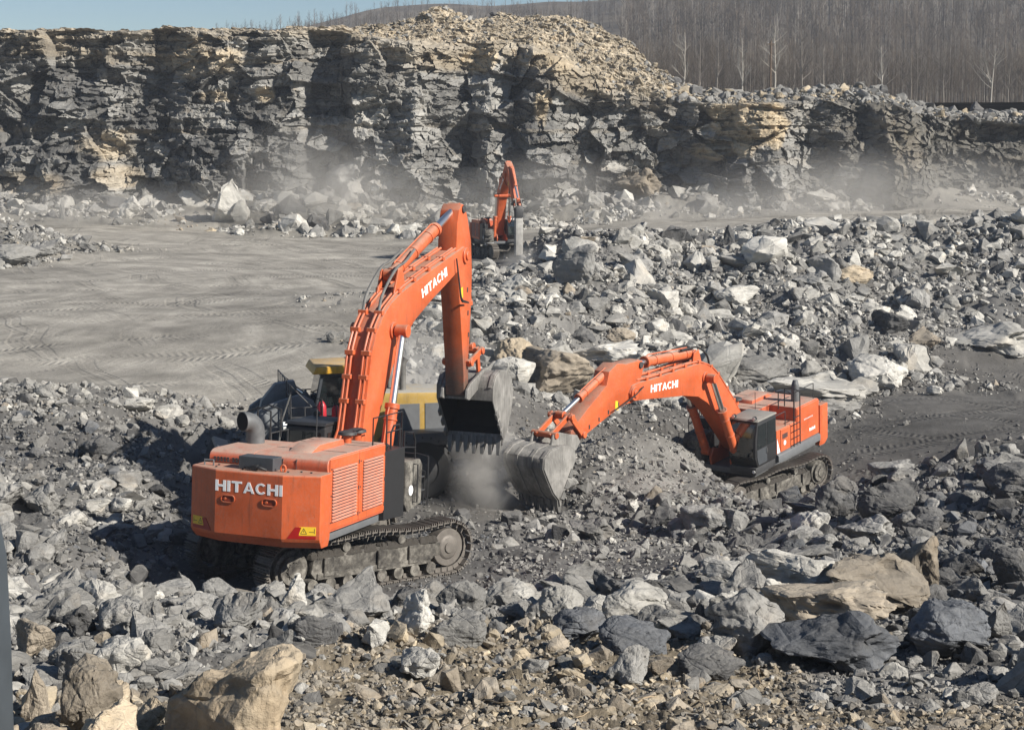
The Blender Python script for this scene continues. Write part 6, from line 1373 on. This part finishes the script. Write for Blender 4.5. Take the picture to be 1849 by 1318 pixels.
# ------------------------------------------------------------------ utility pole
d = 236.; x = (1388-W0/2)*d/FPX; z0 = 14.; z1 = ZC + (240-76)/FPX*d
pl_ = empty('utility_pole', Matrix.Translation((x, d, z0))); tag(pl_, 'brown wooden utility pole standing before the woods', 'utility pole')
WOOD = mat_simple('weathered_wood', (.13, .09, .06), .9, 0., .3, 3.)
MB().tube([(0, 0, -1), (0, 0, z1-z0)], .17, 10, r1=.11).build('pole', WOOD, pl_)
MB().box(-.55, .55, -.16, -.10, z1-z0-.6, z1-z0-.45).build('crossarm', WOOD, pl_)
q = MB()
for xx in (-.45, .45): q.tube([(xx, -.13, z1-z0-.45), (xx, -.13, z1-z0-.3), (xx, -.13, z1-z0-.25)], [.04, .06, .03], 8)
q.build('insulator', PALE, pl_)
# ------------------------------------------------------------------ edge of the vehicle the photograph was taken from
VP = mat_simple('dusty_blue_grey_plastic', (.05, .06, .07), .5, 0., .3, 9.)
VE = mat_simple('rusty_edge', (.16, .09, .07), .7, 0., .3, 9.)
dv = 2.9
xe = ray(20, 1150)[0]*(dv+.11); zt = at(0, 915, dv)[2]; zb = at(0, 1420, dv)[2]
vm = empty('vehicle_mirror', Matrix.Translation((xe, dv, (zt+zb)/2))); tag(vm, 'dusty blue grey vehicle mirror cut off by the left edge at the bottom', 'vehicle mirror')
hz = (zt-zb)/2
oval = [(-.24, -hz), (-.03, -hz), (.004, -hz+.04), (.004, -.02), (0, hz-.12), (-.012, hz-.05), (-.04, hz-.01), (-.09, hz), (-.24, hz)]
MB().prism(oval, 0, .11, 'y').build('mirror_housing', VP, vm, .012)
MB().prism([(a*.985+.0045, b*.99) for a, b in oval], -.006, -.001, 'y').build('mirror_edge', VE, vm, .002)
MB().prism([(a*.93-.006, b*.95) for a, b in oval], -.010, -.0065, 'y').build('mirror_glass', mat_glass('mirror_glass', (.03, .04, .05)), vm, .001)
MB().tube([(-.2, .06, -hz+.02), (-.24, .06, -hz-.25), (-.5, .06, -hz-.4)], .025, 8).build('mirror_arm', BLACK, vm)
# ------------------------------------------------------------------ roots on the near soil
ROOT = mat_simple('dry_root', (.30, .23, .15), .9, 0., .3, 20.)
RT = [((1060, 1268), (1095, 1290), (1040, 1306), 'forked'), ((1150, 1278), (1200, 1250), (1240, 1300), 'arched'), ((1236, 1255), (1290, 1285), (1262, 1310), 'thin'), ((1370, 1215), (1366, 1235), (1380, 1250), 'short'), ((870, 1268), (900, 1282), (935, 1278), 'straight')]
for i, (a, b, c, kind) in enumerate(RT):
    P = []
    for px, py in (a, b, c):
        h, _ = ground_hit(px, py); P.append(Vector(h))
    pts = [P[0].lerp(P[1], t).lerp(P[1].lerp(P[2], t), t) for t in [k/8 for k in range(9)]]
    o0 = pts[0]; m = MB(); rr = random.Random(i)
    m.tube([(p.x-o0.x, p.y-o0.y, p.z-o0.z+.07+rr.uniform(-.01, .025)) for p in pts], .014, 6, r1=.006)
    o = m.build('dry_root', ROOT); o.location = o0; tag(o, f'{kind} dry root sticking out of the tan soil at the bottom', 'root', 'dry roots on the near soil')
# ------------------------------------------------------------------ drifting dust and air
def dust(loc, rad, dens, scale, label, seed, sharp=.30):
    bm = bmesh.new(); bmesh.ops.create_icosphere(bm, subdivisions=3, radius=1.0); me = bpy.data.meshes.new('dust'); bm.to_mesh(me); bm.free()
    o = link(bpy.data.objects.new('dust', me)); o.location = loc; o.scale = rad
    t = NT('dust_cloud'); t.t.nodes.remove(t.b)
    p = t.coord(); ln = t.n('ShaderNodeVectorMath', {0: p}, operation='LENGTH').outputs[1]
    wp = t.n('ShaderNodeVectorMath', {0: t.pos(), 1: (seed*13., seed*7., 0)}, operation='ADD').outputs[0]
    nz = t.mapr(t.noise(scale, wp, 5, .65, .8), sharp, .75)
    fall = t.mapr(ln, .98, .2)
    de = t.math('MULTIPLY', t.math('MULTIPLY', t.math('POWER', t.math('MAXIMUM', fall, 0.), 1.5), t.math('MAXIMUM', nz, 0.)), dens)
    v = t.n('ShaderNodeVolumePrincipled', {'Color': (.93, .9, .85, 1), 'Density': de, 'Anisotropy': .2})
    t.t.links.new(v.outputs[0], t.out.inputs['Volume']); me.materials.append(t.m)
    tag(o, label, 'dust', None, 'stuff')
def dpos(px, py, d): return tuple(at(px, py, d))
dust(dpos(885, 850, 55.5), (1.9, 1.8, 2.3), 3.2, .8, 'grey dust puff falling under the raised bucket', 1, .42)
dust(dpos(765, 680, 60.5), (3.6, 2.5, 3.6), .45, .3, 'thin dust drifting over the wheel loader', 2)
dust(dpos(570, 320, 164), (13., 6., 7.), .20, .14, 'dust hanging at the recess of the quarry face', 3)
dust(dpos(660, 368, 161), (26., 7., 5.), .18, .12, 'low dust over the fallen rocks left of the breaker', 4)
dust(dpos(1600, 352, 163), (28., 8., 6.), .20, .10, 'low dust at the right foot of the quarry face', 5)
dust(dpos(1290, 380, 157), (24., 7., 3.), .16, .14, 'thin dust over the far track', 6)
dust(dpos(950, 478, 120.5), (2.6, 2., 1.6), 1.2, .6, 'small dust puff at the breaker chisel', 7)
dust(dpos(945, 880, 59), (2.6, 2., 1.6), 1.6, .9, 'dust beside the lowered bucket', 8, .42)
dust(dpos(160, 380, 160), (19., 6., 4.), .14, .12, 'thin dust at the left foot of the quarry face', 9)
dust(dpos(1000, 330, 164), (11., 5., 4.), .16, .12, 'thin dust behind the breaker', 10)
bm = bmesh.new(); bmesh.ops.create_cube(bm, size=1.0); me = bpy.data.meshes.new('haze'); bm.to_mesh(me); bm.free()
hz_ = link(bpy.data.objects.new('haze', me)); hz_.location = (20, 430, 45); hz_.scale = (1000, 1000, 120)
t = NT('air_haze'); t.t.nodes.remove(t.b)
v = t.n('ShaderNodeVolumePrincipled', {'Color': (.80, .87, 1.0, 1), 'Density': .00024, 'Anisotropy': .1}); t.t.links.new(v.outputs[0], t.out.inputs['Volume']); me.materials.append(t.m)
tag(hz_, 'thin blue air haze over the whole quarry', 'haze', None, 'stuff')
